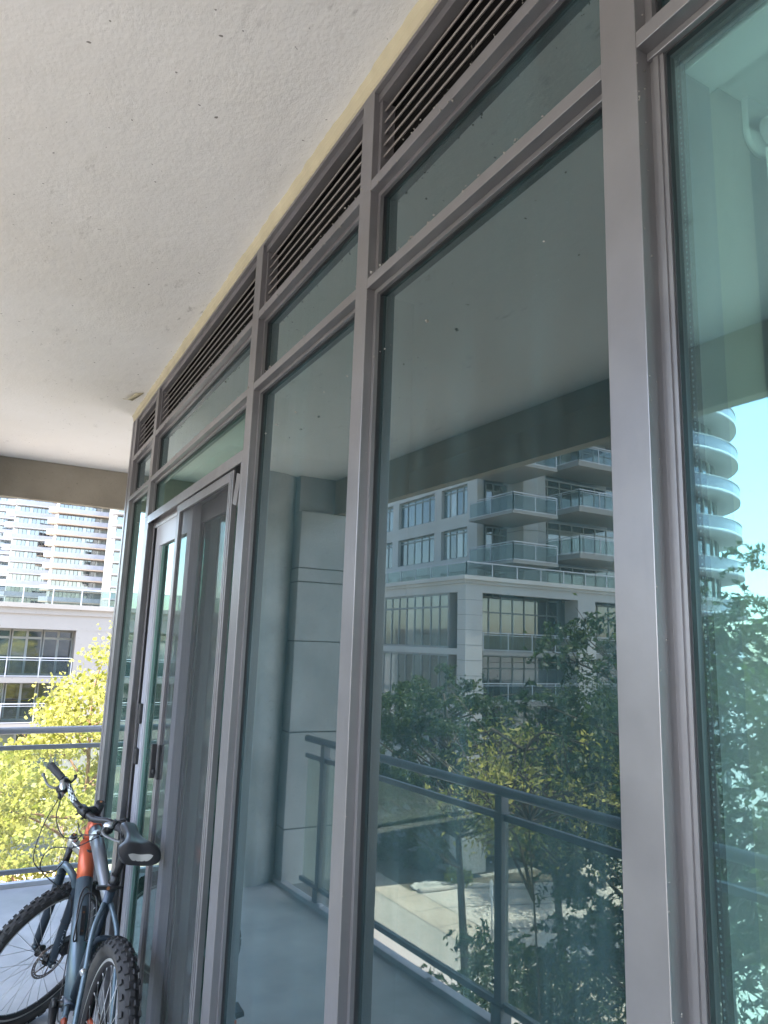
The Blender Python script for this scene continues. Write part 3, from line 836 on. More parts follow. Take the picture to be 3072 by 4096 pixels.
for y_ in (-.018, .018):
    for t_ in (-.018, .018): m_.tube([Fp(.712 + t_, .09, y_), Fp(.712 + t_, .1, y_)], .0045, 8, 1)
m_.build('stem', [BLK, GASKET, RUST], hb)
m_ = MB(); m_.tube([BASE + AX * .655, BASE + AX * .665], .024, 16)
m_.build('headset_spacer', BLK, fr)
m_ = MB()
m_.tube(spline([Fp(.69, .10, -.150), Fp(.60, .17, -.11), Fp(.50, .22, -.04), Fp(.47, .15, .02), ht0.lerp(ht1, .3) + V3(.03, .035, 0), ht0.lerp(ht1, .4) + V3(-.04, .03, -.0)], 40), .0024, 7)
m_.tube(spline([Fp(.69, .095, -.140), Fp(.63, .12, -.10), Fp(.575, .10, -.04), ht1 + V3(-.02, .034, -.06)], 30), .0024, 7)
m_.tube(spline([Fp(.69, .10, .150), Fp(.64, .17, .11), Fp(.60, .22, .03), Fp(.50, .22, .01), Fp(.40, .12, .05), Fp(.34, .06, .075), Fp(.12, .02, .072)], 50), .0024, 7)
m_.tube(spline([Fp(.69, .09, .14), Fp(.66, .12, .07), Fp(.68, .11, 0.02)], 16), .0024, 7)
m_.tube(spline([dt0.lerp(BBp, .1) + V3(0, .03, .01), dt0.lerp(BBp, .6) + V3(0, .032, .01), BBp + V3(-.02, .05, -.01), V3(.2, .07, .36), V3(.06, .08, .36)], 30), .0022, 6)
m_.build('control_cables', BLK, bike)
for t_ in (.22, .33):
    m_ = MB(); m_.tube([Fp(t_, .036 + .022 * math.cos(a_), .059 + .022 * math.sin(a_)) for a_ in [2 * PI * i / 14 for i in range(14)]], .0013, 5, closed=True, caps=False)
    m_.build('cable_tie', BLK, fk)
# cranks, chain, derailleur
m_ = MB()
m_.tube([BBp + V3(0, -.06, 0), BBp + V3(0, .06, 0)], .012, 12, 0)
cd_ = V3(-.80, 0, -.60).normalized()
for sg, dv in ((1, cd_), (-1, -cd_)):
    m_.tube([BBp + V3(0, sg * .058, 0), BBp + V3(0, sg * .075, 0)], .020, 14, 0)
    m_.tube([BBp + V3(0, sg * .066, 0), BBp + V3(0, sg * .070, 0) + dv * .09, BBp + V3(0, sg * .078, 0) + dv * .17], [.017, .012, .012], 10, 0, flat=.6)
m_.build('crank', BLK, bike)
for sg, dv in ((1, cd_), (-1, -cd_)):
    m_ = MB(); pc = BBp + V3(0, sg * .125, 0) + dv * .17
    m_.obox(pc, (1, 0, 0), (0, 1, 0), (0, 0, 1), .042, .036, .010); m_.tube([pc - V3(0, sg * .045, 0), pc], .007, 8); m_.build('pedal', BLK, bike, bevel=.003)
m_ = MB()
for r_, y_ in ((.082, -.050), (.066, -.044)):
    q = MB().lathe((0, 0, 0), (0, 1, 0), [(r_, -.001), (r_, .001), (r_ - .014, .001), (r_ - .014, -.001), (r_, -.001)], 40); m_.add([BBp + V3(0, y_, 0) + Vector(v) for v in q.v], q.f)
for i in range(5):
    a_ = 2 * PI * i / 5; m_.tube([BBp + V3(0, -.05, 0), BBp + V3(math.cos(a_) * .07, -.05, math.sin(a_) * .07)], .006, 6)
m_.build('chainring', BLK, bike)
m_ = MB()
for r_, y_ in ((.05, -.032), (.042, -.036), (.034, -.040)):
    q = MB().lathe((0, 0, 0), (0, 1, 0), [(r_, -.001), (r_, .001), (.012, .001), (.012, -.001), (r_, -.001)], 30); m_.add([HUBR + V3(0, y_, 0) + Vector(v) for v in q.v], q.f)
m_.build('cassette', STEEL, bike)
m_ = MB()
CH = [BBp + V3(0, -.05, .082), V3(0, -.036, .39)]
chain = [BBp + V3(.082 * math.cos(a_), -.05, .082 * math.sin(a_)) for a_ in [R(-90) + R(180) * i / 10 for i in range(11)]] + [V3(.05 * math.cos(a_), -.036, .34 + .05 * math.sin(a_)) for a_ in [R(90) + R(150) * i / 8 for i in range(9)]] + [V3(.02, -.036, .26), V3(.05, -.036, .20)]
m_.tube(chain, .0042, 6, closed=True, caps=False, flat=.7); m_.build('chain', plain('oily_chain', (.06, .045, .035), .5, .6), bike)
m_ = MB(); m_.obox((.025, -.045, .25), (.35, 0, -.94), (0, 1, 0), (.94, 0, .35), .06, .008, .014); m_.tube([V3(.0, -.04, .27), V3(.0, -.05, .27)], .018, 12); m_.tube([V3(.05, -.04, .20), V3(.05, -.05, .20)], .018, 12); m_.build('rear_derailleur', BLK, bike)

# peeling paint on the ceiling and fluff caught on the frames
m_ = MB()
for i in range(7):
    t_ = i / 6; m_.v.append((-.075 - .05 * t_, 3.93 + .10 * t_, CZ - .003 - .022 * math.sin(t_ * 2.6))); m_.v.append((-.035 - .035 * t_, 3.90 + .14 * t_, CZ - .004 - .008 * t_))
for i in range(6): m_.f.append([2 * i, 2 * i + 1, 2 * i + 3, 2 * i + 2]); m_.m.append(0); m_.sm.append(True)
fl = m_.build('paint_flake', STRIP); fl.modifiers.new('s', 'SOLIDIFY').thickness = .0015
tag(fl, 'curled flake of paint peeling off the ceiling above the vents', 'paint flake')
V = []; F = []
rg = np.random.RandomState(5)
def blob(p, s):
    b0 = len(V)
    for q in range(6):
        d_ = np.array([[1, 0, 0], [-1, 0, 0], [0, 1, 0], [0, -1, 0], [0, 0, 1], [0, 0, -1]][q]) * s * rg.uniform(.4, 1.3)
        V.append(np.array(p) + d_ + rg.uniform(-.3, .3, 3) * s)
    for f_ in ((0, 2, 4), (2, 1, 4), (1, 3, 4), (3, 0, 4), (2, 0, 5), (1, 2, 5), (3, 1, 5), (0, 3, 5)): F.append([b0 + i for i in f_])
for k in range(430):
    y = rg.uniform(.62, 4.3); row = rg.choice(4, p=[.3, .3, .3, .1])
    z = (T1[1], T2[1], T1[0], 2.322)[row] + rg.uniform(-.004, .003)
    blob((rg.uniform(-.004, .003), y, z), rg.uniform(.0008, .0042))
for k in range(150):
    mm = mull[rg.choice([5, 6, 7])]; blob((rg.uniform(.001, .004) if rg.rand() < .5 else .014, mm[0] + rg.uniform(-.001, .0), rg.uniform(.8, 2.9)), rg.uniform(.0006, .0018))
for k in range(70):
    y = rg.uniform(.65, 4.2); z = rg.uniform(2.79, 2.95); p0 = np.array((.022, y, z)); d_ = rg.normal(0, .012, 3); d_[0] = 0
    b0 = len(V); V += [p0, p0 + [0, .0007, 0], p0 + d_ + [0, .0004, 0], p0 + d_]; F += [[b0, b0 + 1, b0 + 2], [b0, b0 + 2, b0 + 3]]
fz = npmesh('dust_fluff', np.array(V), np.array(F), plain('pale_fluff', (.30, .285, .26), .9))
tag(fz, 'pale cobweb fluff and dust caught on the window frames', 'dust', kind='stuff')

# ================================================================ outdoors: ground
GZ = -10.5
CONC = m_concrete('pale_pavement', (0.40, 0.345, 0.30), (0.46, 0.40, 0.35), True, 14, .2, .5)
WALK = m_concrete('sidewalk_concrete', (0.36, 0.29, 0.235), (0.42, 0.345, 0.285), True, 20, .2, .6)
ROADM = m_concrete('grey_driveway', (0.27, 0.235, 0.21), (0.33, 0.29, 0.26), True, 14, .2, .4)
PAVED = m_concrete('paved_ground', (0.22, 0.20, 0.18), (0.30, 0.275, 0.25), True, 8, .6, .6)  # pavement tone, lightened so the ground bounces more sunlight upward
m_ = MB(); m_.box(-900, 900, -900, 900, GZ - .3, GZ); tag(m_.build('ground', PAVED), kind='structure')
m_ = MB(); m_.prism([(-33, 19), (-7.5, 13), (-9, 32.8), (-33, 33.0)], GZ - .2, GZ + .004); tag(m_.build('plaza', CONC), kind='structure')
def strip(name, p, q, wd, z, mat):
    p, q = Vector((*p, 0)), Vector((*q, 0)); d = (q - p).normalized(); n_ = Vector((-d.y, d.x, 0)) * wd / 2
    m_ = MB(); m_.prism([tuple((p + n_)[:2]), tuple((q + n_)[:2]), tuple((q - n_)[:2]), tuple((p - n_)[:2])], z - .1, z); return tag(m_.build(name, mat), kind='structure')
# sidewalk bands running past the corner of the stone building
W0 = (-19.0, 34.6)
strip('sidewalk', (-18.5, 52), (-19.55, 18), 1.85, GZ + .012, WALK)
strip('driveway', (-15.4, 52), (-16.45, 18), 4.3, GZ + .008, ROADM)
DJ = plain('dark_joint', (.1, .09, .08), .9)
for k in range(17):
    yy = 50 - 1.95 * k; xx = -18.5 - 1.05 * (52 - yy) / 34
    strip('pavement_joint', (xx - .92, yy + .03), (xx + .92, yy - .03), .045, GZ + .0135, DJ)
for off in (.93, -.93): strip('pavement_joint', (-18.5 + off, 52), (-19.55 + off, 18), .05, GZ + .0137, DJ)
strip('pavement_joint', (-19.6, 30.6), (-27, 28.2), .05, GZ + .0137, DJ); strip('pavement_joint', (-19.9, 27.4), (-30, 24.5), .05, GZ + .0137, DJ)
m_ = MB(); m_.tube(spline([(-20.0, 32.7, GZ + .05), (-21.2, 32.55, GZ + .05), (-22.4, 32.5, GZ + .05), (-24.2, 31.7, GZ + .05), (-27, 30.3, GZ + .05), (-32, 29.2, GZ + .05)], 30), .16, 8); tag(m_.build('kerb', CONC), kind='structure')
m_ = MB(); m_.prism([(-19.75, 33.0), (-23.3, 33.0), (-24.7, 32.2), (-30, 30.4), (-30, 33.2), (-23.2, 33.4), (-23.2, 41), (-19.6, 41)], GZ - .1, GZ + .02); tag(m_.build('planting_bed', m_concrete('bark_mulch', (.07, .06, .045), (.12, .10, .075), True, 9, .8, 1.5)), kind='structure')
m_ = MB(); m_.box(-23.2, -19.6, 41, 43.4, GZ - .1, GZ + .016); tag(m_.build('side_road', ROADM), kind='structure')
m_ = MB(); m_.box(-12, 40, 33.5, 44.2, GZ, GZ + .05); tag(m_.build('path', CONC), kind='structure')
# river pebbles
V = []; F = []
rg = np.random.RandomState(11)
ico = np.array([[1, 0, 0], [-1, 0, 0], [0, 1, 0], [0, -1, 0], [0, 0, 1], [0, 0, -1], [.62, .62, .5], [-.62, .62, .5], [-.62, -.62, .5], [.62, -.62, .5]], float)
icf = [(0, 6, 9), (6, 4, 9), (9, 4, 8), (8, 4, 7), (7, 4, 6), (6, 0, 2), (6, 2, 7), (7, 2, 1), (7, 1, 8), (8, 1, 3), (8, 3, 9), (9, 3, 0)]
for k in range(1500):
    x, y = rg.uniform(-22.4, -19.8), rg.uniform(32.6, 34.1)
    if (x + 21.0) ** 2 / 1.35 + (y - 33.15) ** 2 / .5 > 1 + .2 * math.sin(7 * x): continue
    s = rg.uniform(.05, .12); b0 = len(V)
    V += list(ico * s * np.array([1, rg.uniform(.7, 1.2), .6]) + [x, y, GZ + .05]); F += [[b0 + i for i in f_] for f_ in icf]
tag(npmesh('pebbles', np.array(V), np.array(F), plain('river_pebble', (.42, .39, .35), .8, var=.25, scale=2)), 'bed of pale river pebbles at the stone building corner', 'pebbles', kind='stuff')

# ---------------------------------------------------------------- foliage
def leaves(name, pts, sz, mat, parent, asp=.42, seed=0, droop=.3, curl=False):
    rg = np.random.RandomState(seed); n_ = len(pts)
    d = rg.normal(0, 1, (n_, 3)); d[:, 2] -= droop; d /= np.linalg.norm(d, axis=1)[:, None]
    a = rg.normal(0, 1, (n_, 3)); a -= (a * d).sum(1)[:, None] * d; a /= np.linalg.norm(a, axis=1)[:, None]
    s = sz * rg.uniform(.45, 1.5, n_)[:, None]; nn = np.cross(d, a) * s * .12
    p = np.stack([pts - d * s * .5, pts + a * s * asp * .5 + nn, pts + d * s * .5, pts - a * s * asp * .5 + nn], 1).reshape(-1, 3)
    f = np.arange(n_ * 4).reshape(-1, 4)
    mi = (rg.rand(n_) < .35).astype(int)
    return npmesh(name, p, f, mat, parent, mi)
def crown_points(c, rad, nclump, per, spread, seed, shell=.45, flatz=.55, keep=None):
    rg = np.random.RandomState(seed); d = rg.normal(0, 1, (nclump, 3)); d /= np.linalg.norm(d, axis=1)[:, None]
    r = rg.uniform(shell, 1.0, nclump) ** .6
    lump = 1 + .16 * np.sin(d[:, 0] * 5 + seed) * np.cos(d[:, 1] * 4 + seed * 2) + .12 * np.sin(d[:, 2] * 7 + seed)
    cc = np.array(c) + d * (r * lump)[:, None] * np.array(rad)
    if keep is not None: cc = cc[[keep(q) for q in cc]]
    pts = np.repeat(cc, per, 0) + rg.normal(0, 1, (len(cc) * per, 3)) * np.array([spread, spread, spread * flatz])
    return cc, pts
def pinnate(cc, nl, length, seed, k_=1):
    """compound leaves: arched stalks carrying paired leaflets, grouped on sprays round each clump centre"""
    rg = np.random.RandomState(seed); out = []
    for c in cc:
        for k in range(nl):
            az = rg.uniform(0, 2 * PI); d0 = np.array([math.cos(az), math.sin(az), rg.uniform(-.3, .35)]); o = c + rg.normal(0, .16, 3) * [1, 1, .5]
            t = np.linspace(.12, 1, 9)[:, None]
            p = o + d0 * t * length - np.array([0, 0, 1]) * (t ** 2) * length * .55
            side = np.cross(d0, [0, 0, 1]); side /= np.linalg.norm(side)
            for sg in (-1, 1): out.append(p + side * sg * length * .11)
    return np.concatenate(out)
LG1 = m_leaf('locust_leaf', (.020, .044, .018), (.038, .068, .026), .45, .8); LG2 = m_leaf('locust_leaf_light', (.045, .078, .022), (.085, .115, .03), .5, .8)
YL1 = m_leaf('golden_leaf', (.32, .30, .075), (.43, .40, .11), .5, .5); YL2 = m_leaf('golden_leaf_green', (.15, .18, .03), (.28, .27, .04), .5, .5)
BARK = plain('bark', (.07, .055, .04), .9, var=.3, bump=.6, bscale=25)
BARK2 = plain('reddish_bark', (.22, .12, .07), .85, var=.25, bump=.4, bscale=25)
def wood(base, top, cc, parent, r0=.16, bark=BARK, nb=60, seed=0):
    rg = np.random.RandomState(seed)
    m_ = MB(); base = Vector(base); top = Vector(top)
    tr_ = [base.lerp(top, t) + Vector((rg.normal(0, .12) * t, rg.normal(0, .12) * t, 0)) for t in (0, .25, .5, .75, 1)]
    tr_ = spline(tr_, 16); m_.tube(tr_, [r0 * (1 - .8 * i / (len(tr_) - 1)) for i in range(len(tr_))], 8)
    idx = rg.choice(len(cc), min(nb, len(cc)), replace=False)
    for q in idx:
        e = Vector(cc[q]); zz = e.z - .55 * math.hypot(e.x - base.x, e.y - base.y)
        k = min(range(len(tr_)), key=lambda i: abs(tr_[i].z - zz)); s_ = tr_[k]
        mid = s_.lerp(e, .5) + Vector((rg.normal(0, .12), rg.normal(0, .12), rg.normal(.05, .1)))
        pp_ = spline([s_, mid, e], 8); rr0 = .10 * r0 / .16 * (1 - k / len(tr_)) + .018
        m_.tube(pp_, [rr0 * (1 - .85 * i / (len(pp_) - 1)) for i in range(len(pp_))], 5)
        for j in range(3):
            e2 = e + Vector(rg.normal(0, .28, 3)); m_.tube([pp_[-3], e2], [.009, .003], 4)
    return m_.build('trunk', bark, parent)
def tree(name, label, x, y, c, rad, nclump, per, spread, sz, mats, seed, group=None, pin=None, asp=.42, r0=.16, bark=BARK, keep=None, shell=.45, flatz=.55):
    t = thing(name, label, 'tree', (x, y, GZ), 0, group)
    cc, pts = crown_points(c, rad, nclump, per, spread, seed, keep=keep, shell=shell, flatz=flatz)
    if pin: pts = np.concatenate([pinnate(cc, pin[0], pin[1], seed + 1), pts[::4]])
    o = leaves('crown', pts - np.array([x, y, GZ]), sz, mats, t, asp, seed)
    wd = wood((0, 0, 0), (c[0] - x, c[1] - y, c[2] + rad[2] * .75 - GZ), [q - np.array([x, y, GZ]) for q in cc], t, r0, bark, seed=seed)
    return t
tree('honey_locust_tree', 'feathery dark green tree over the pavement, mirrored left of the railing post', -10.7, 15.2, (-9.9, 15.6, -.8), (3.3, 3.4, 1.8), 170, 12, .35, .105, [LG1, LG2], 21, pin=(13, .30), group='feathery trees between the balcony and the street')
tree('honey_locust_tree', 'tall feathery tree nearest the balcony rail, mirrored in the right hand glass', -6.5, 5.2, (-6.3, 5.3, -1.75), (2.15, 2.1, 4.5), 470, 12, .30, .075, [LG1, LG2], 22, pin=(12, .24), group='feathery trees between the balcony and the street')
tree('honey_locust_tree', 'low feathery tree below the balcony edge with sunlit ground showing through', -7.2, 9.4, (-7.0, 8.6, -4.6), (2.8, 2.5, 2.3), 260, 10, .28, .08, [LG1, LG2], 23, pin=(12, .24), group='feathery trees between the balcony and the street')
tree('golden_locust_tree', 'added yellow green tree standing in for sunlit leaves behind the feathery trees, mirrored low in the glass', -10.3, 11.9, (-10.2, 11.9, -1.3), (1.9, 1.9, 1.4), 110, 50, .26, .10, [YL1, YL2], 24)  # added tree; its yellow leaf colour stands in for a sunlit foliage patch
tree('golden_locust_tree', 'golden leaved tree just past the railing at the left, in front of the lilac balconies', 1.75, 18.2, (2.0, 18.2, -3.7), (3.1, 2.8, 5.3), 620, 92, .25, .098, [YL1, YL2], 25, asp=.8, bark=BARK2, r0=.13, shell=.5, flatz=.35,
     keep=lambda q: (abs(q[0] - 2.0) / 3.3 < 1.05 - max(0, (q[2] + 3.2)) / 6.4 + .0))
tree('street_tree', 'dark leafy tree farther along the street, mirrored at the right edge', -16, 8.5, (-16, 8.5, -3.5), (3.6, 3.4, 3.4), 160, 60, .38, .2, [LG1, LG2], 26)
tree('street_tree', 'dark leafy tree standing close to the stone building corner', -26.5, 24.0, (-26.5, 24.4, -3.4), (3.4, 3.0, 2.8), 150, 60, .4, .2, [LG1, LG2], 27)
tree('street_tree', 'bushy dark tree before the recessed balconies of the stone building', -29.5, 29.5, (-29.5, 29.5, -2.8), (3.0, 2.0, 3.2), 170, 60, .4, .2, [LG1, LG2], 29)
def shrub(label, x, y, r, h, mats, seed, n_=26, sz=.16, name='shrub'):
    t = thing(name, label, 'shrub', (x, y, GZ))
    cc, pts = crown_points((0, 0, h * .5), (r, r, h * .5), n_, 50, .16, seed, shell=.2)
    pts[:, 2] = np.abs(pts[:, 2]); leaves('foliage', pts, sz, mats, t, .6, seed)
    m_ = MB()
    for k in range(5): m_.tube([(0, 0, 0), tuple(cc[k % len(cc)])], [.03, .01], 5)
    m_.build('stem', BARK, t); return t
shrub('low pale green shrub beside the pebble bed', -22.6, 33.0, .6, .8, [LG2, YL2], 31)
shrub('dark shrub at the foot of the corner pier', -22.0, 35.6, 1.1, 1.0, [LG1, LG2], 32)
shrub('dark ground cover shrub along the wall', -21.6, 38.4, 1.3, 1.1, [LG1, LG1], 33)
shrub('light green shrub by the garden path', -21.9, 45, 1.5, 1.3, [LG2, YL2], 34)
FLW = [LG1, plain('pale_blossom', (.6, .5, .5), .7)]
for k, (x, lab) in enumerate(((-1.6, 'blossoming shrub left of the terracotta pot in the garden below'), (.9, 'blossoming shrub between the two garden pots'), (3.4, 'blossoming shrub right of the terracotta pots'))):
    shrub(lab, x, 31.5, 1.3, 1.5, FLW, 41 + k, 40, .13, 'flowering_shrub')
TERR = plain('terracotta', (.45, .2, .09), .8)
for x, lab in ((-.55, 'terracotta pot at the far left of the garden below the railing'), (2.35, 'terracotta pot half hidden behind the bicycle')):
    t = thing('garden_pot', lab, 'pot', (x, 30.2, GZ)); m_ = MB(); m_.lathe((0, 0, 0), (0, 0, 1), [(.01, 0), (.35, 0), (.55, .8), (.6, .8), (.6, .92), (.52, .92), (.48, .8)], 24); m_.build('pot_body', TERR, t)
    m_ = MB(); m_.lathe((0, 0, 0), (0, 0, 1), [(.5, .82), (.001, .86)], 24); m_.build('soil', BARK, t)
tree('golden_locust_tree', 'added slender golden tree standing in for sunlit leaves close outside the railing, mirrored by the post', -4.4, 5.9, (-4.3, 5.7, .35), (.85, 1.05, .50), 32, 50, .15, .065, [YL1, YL2], 27, r0=.03)  # small crown added so its gold leaves imitate sun on the nearest foliage
# sign post
sg_ = thing('sign_post', 'small rectangular street sign on a thin post, back turned', 'sign', (-19.7, 26.4, GZ))
m_ = MB(); m_.tube([(0, 0, 0), (0, 0, 2.35)], .03, 8); m_.build('post', ALU, sg_)
m_ = MB(); m_.obox((0.03, 0.03, 2.05), Vector((1, -.8, 0)).normalized(), Vector((.8, 1, 0)).normalized(), (0, 0, 1), .19, .012, .33); m_.build('sign_plate', plain('sign_back_metal', (.42, .44, .46), .45, .3), sg_)

# ================================================================ outdoors: buildings
FAC = m_concrete('limestone_facade', (0.42, 0.40, 0.37), (0.50, 0.48, 0.445), True, 5, .1, .25)
FACL = m_concrete('pale_facade', (0.235, 0.22, 0.20), (0.27, 0.255, 0.235), True, 5, .1, .25)
def win_mat(name, c, rough=.04, wav=.06):
    g = NG(name); nb = g.bump(g.noise(.9, 1, .3), wav, .1)
    p = g.n('ShaderNodeBsdfPrincipled'); p.inputs['Base Color'].default_value = (*c, 1); p.inputs['Roughness'].default_value = rough
    p.inputs['IOR'].default_value = 2.1; p.inputs['Specular IOR Level'].default_value = .8; g.l(nb, p.inputs['Normal']); return g.done(p.outputs[0])
WG = [win_mat('window_dark', (.018, .026, .03)), win_mat('window_mid', (.06, .085, .09)), win_mat('window_blind', (.17, .19, .18)), win_mat('window_pale_blind', (.33, .34, .31))]
WFR = plain('window_frame_grey', (.22, .225, .21), .5, var=.05)
WHR = plain('white_rail', (.42, .42, .44), .4, var=.03)
BALG = m_glass('balcony_glass', (.66, .72, .71), .45, 1.6, .04, (.30, .34, .35), wav=.03, rtint=(.95, .97, .97))
rgw = random.Random(4)
def grid(parent, axis, cst, u0, u1, z0, z1, nu, trans=(), rec=.08, fw=.05, sgn=1, name='window', probs=(.5, .8, .93), topblank=0):
    """glazed bay: axis 'X' -> plane X=cst with u along Y; sgn = outward normal direction"""
    def P(u, dpt, z): return (cst + sgn * dpt, u, z) if axis == 'X' else (u, cst + sgn * dpt, z)
    def B(m_, ua, ub, d0, d1, za, zb, mi=0):
        a_ = P(ua, d0, za); c_ = P(ub, d1, zb); m_.box(a_[0], c_[0], a_[1], c_[1], a_[2], c_[2], mi)
    f_ = MB()
    for i in range(nu + 1):
        u = u0 + (u1 - u0) * i / nu; B(f_, max(u0, u - fw / 2), min(u1, u + fw / 2), -.05, .04, z0, z1)
    for z in [z0 + fw / 2, z1 - fw / 2] + list(trans): B(f_, u0, u1, -.045, .035, z - fw / 2, z + fw / 2)
    w_ = f_.build(name, WFR, parent)
    g_ = MB(); zz = [z0] + sorted(trans) + [z1]
    for i in range(nu):
        r_ = rgw.random(); mi = 0 if r_ < probs[0] else (1 if r_ < probs[1] else (2 if r_ < probs[2] else 3))
        for j in range(len(zz) - 1):
            ua, ub = u0 + (u1 - u0) * i / nu + fw / 2, u0 + (u1 - u0) * (i + 1) / nu - fw / 2
            k_ = mi if (j < len(zz) - 2 or len(zz) == 2) else min(mi, 1)
            g_.quad(P(ua, 0, zz[j] + fw / 2), P(ub, 0, zz[j] + fw / 2), P(ub, 0, zz[j + 1] - fw / 2), P(ua, 0, zz[j + 1] - fw / 2), k_)
    g_.build('pane', WG, w_)
    return w_
def part(parent, name, mat, *boxes):
    m_ = MB()
    for bx_ in boxes: m_.box(*bx_)
    return m_.build(name, mat, parent)
def balcony(parent, x0, x1, y0, y1, z, th=.18, sides='xyX', rail=WHR, h=1.05, glass=BALG, slabm=None):
    """slab with glass balustrade; sides: which edges carry glass (x = low x, X = high x, y = low y, Y = high y)"""
    s_ = part(parent, 'balcony_slab', slabm or FACL, (x0, x1, y0, y1, z - th, z))
    r_ = MB(); g_ = MB()
    E = {'x': ((x0 + .05, y0 + .05), (x0 + .05, y1 - .05)), 'X': ((x1 - .05, y0 + .05), (x1 - .05, y1 - .05)), 'y': ((x0 + .05, y0 + .05), (x1 - .05, y0 + .05)), 'Y': ((x0 + .05, y1 - .05), (x1 - .05, y1 - .05))}
    for s in sides:
        (ax_, ay_), (bx_, by_) = E[s]
        dx, dy = bx_ - ax_, by_ - ay_; ln = math.hypot(dx, dy); ux, uy = dx / ln, dy / ln
        cx_, cy_ = (ax_ + bx_) / 2, (ay_ + by_) / 2
        r_.obox((cx_, cy_, z + h), (ux, uy, 0), (-uy, ux, 0), (0, 0, 1), ln / 2, .03, .025); r_.obox((cx_, cy_, z + h - .13), (ux, uy, 0), (-uy, ux, 0), (0, 0, 1), ln / 2, .018, .015)
        r_.obox((cx_, cy_, z + .06), (ux, uy, 0), (-uy, ux, 0), (0, 0, 1), ln / 2, .02, .02)
        nn = max(1, int(ln / 1.5))
        for i in range(nn + 1): r_.obox((ax_ + dx * i / nn, ay_ + dy * i / nn, z + h / 2), (1, 0, 0), (0, 1, 0), (0, 0, 1), .025, .025, h / 2)
        g_.obox((cx_, cy_, z + h / 2), (ux, uy, 0), (-uy, ux, 0), (0, 0, 1), ln / 2, .006, h / 2 - .1)
    r_.build('balcony_rail', rail, parent); g_.build('balcony_glass', glass, parent)
# --- stone building across the plaza (mirrored in the big pane)
A = thing('apartment_building', 'stone clad apartment block with terrace and corner balconies, mirrored in the large pane', 'building', (-23.3, 33.6, GZ))
A.location = (0, 0, .25)
XA, YA = -23.3, 33.6
part(A, 'corner_pier', FAC, (-24.5, XA, YA, 34.42, GZ, 4.67))
JD = plain('stone_joint_dark', (.16, .155, .145), .9)
z = 4.2
while z > GZ + 1:
    m_ = MB(); m_.box(-24.52, XA + .004, YA - .004, 34.43, z, z + .025); z -= .86; m_.build('stone_joint', JD, A)
part(A, 'pier_base', FAC, (-24.7, XA + .18, YA - .18, 34.6, GZ, -7.4), (-24.75, XA + .25, YA - .25, 34.65, -7.4, -7.2))
part(A, 'frieze', FAC, (-46, XA, YA, YA + .5, 4.672, 5.17), (XA - .5, XA, YA + .5, 62, 4.672, 5.17))
part(A, 'cornice', FAC, (-46, XA + .12, YA - .12, YA + .5, 5.17, 5.36), (-46, XA + .28, YA - .28, YA + .5, 5.361, 5.60), (XA - .5, XA + .12, YA + .5, 62, 5.17, 5.36), (XA - .5, XA + .28, YA + .5, 62, 5.361, 5.6))
part(A, 'terrace_deck', FAC, (-40.5, XA - .5, YA + .5, 62, 5.2, 5.5))
for x1_, x0_ in ((-32.0, -33.5), (-40.8, -42.2)): part(A, 'wall_pier', FAC, (x0_, x1_, YA, YA + 1.2, GZ, 4.67))
for zt, zb in ((4.67, 1.33), (1.08, -1.56), (-1.81, -4.6), (-4.85, -7.6)):
    grid(A, 'Y', YA + 1.9, -32.0, -24.5, zb + .03, zt - .02, 8, (zb + (zt - zb) * .70,), sgn=-1, fw=.09)
    grid(A, 'Y', YA + 1.9, -40.8, -33.5, zb + .03, zt - .02, 7, (zb + (zt - zb) * .70,), sgn=-1, fw=.09)
    for xa_, xb_ in ((-32.0, -24.55), (-40.8, -33.5)):
        balcony(A, xa_ + .0, xb_, YA + .02, YA + 1.85, zb, .25, 'y')
# long side towards us
for (zb, zt, tr) in ((1.42, 4.66, (3.85,)), (-1.75, 1.06, ()), (-4.9, -2.0, ())):
    grid(A, 'X', XA - .10, 35.45, 44.2, zb, zt, 9, tr, sgn=1, fw=.12, probs=(.45, .8, .97))
    grid(A, 'X', XA - .7, 34.42, 35.3, zb, zt, 1, (), sgn=1, fw=.08)
    part(A, 'window_post', FACL, (XA - .7, XA - .02, 35.30, 35.45, zb - .3, zt + .003))
    part(A, 'floor_band', FAC, (XA - .72, XA - .01, 34.42, 62, zb - .36, zb))
part(A, 'wall_pier', FAC, (XA - .6, XA, 44.2, 45.2, GZ, 4.67), (XA - .6, XA, 54.2, 62, GZ, 4.67))
for (zb, zt, tr) in ((1.42, 4.66, (3.85,)), (-1.75, 1.06, ())): grid(A, 'X', XA - .10, 45.2, 54.2, zb, zt, 9, tr, sgn=1, fw=.12)
part(A, 'wall', FAC, (XA - .65, XA - .03, 36.5, 62, GZ + 3.6, -5.26))
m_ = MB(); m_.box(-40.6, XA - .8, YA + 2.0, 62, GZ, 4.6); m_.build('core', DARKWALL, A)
# terrace rail
m_ = MB(); g_ = MB()
for p_, q_ in (((-44, YA + .1), (XA - .1, YA + .1)), ((XA - .1, YA + .1), (XA - .1, 60))):
    p_, q_ = Vector((*p_, 0)), Vector((*q_, 0)); d_ = (q_ - p_); ln = d_.length; d_.normalize(); n_ = Vector((-d_.y, d_.x, 0)); c_ = (p_ + q_) / 2
    m_.obox((c_.x, c_.y, 6.42), d_, n_, (0, 0, 1), ln / 2, .035, .03)
    k = int(ln / 1.85)
    for i in range(k + 1):
        s_ = q_ - d_ * (ln * i / k) if p_.x == -44 else p_ + d_ * (ln * i / k); m_.obox((s_.x, s_.y, 6.0), (1, 0, 0), (0, 1, 0), (0, 0, 1), .03, .03, .42)
    g_.obox((c_.x, c_.y, 6.0), d_, n_, (0, 0, 1), ln / 2, .006, .34)
m_.build('terrace_rail', WHR, A); g_.build('terrace_glass', BALG, A)
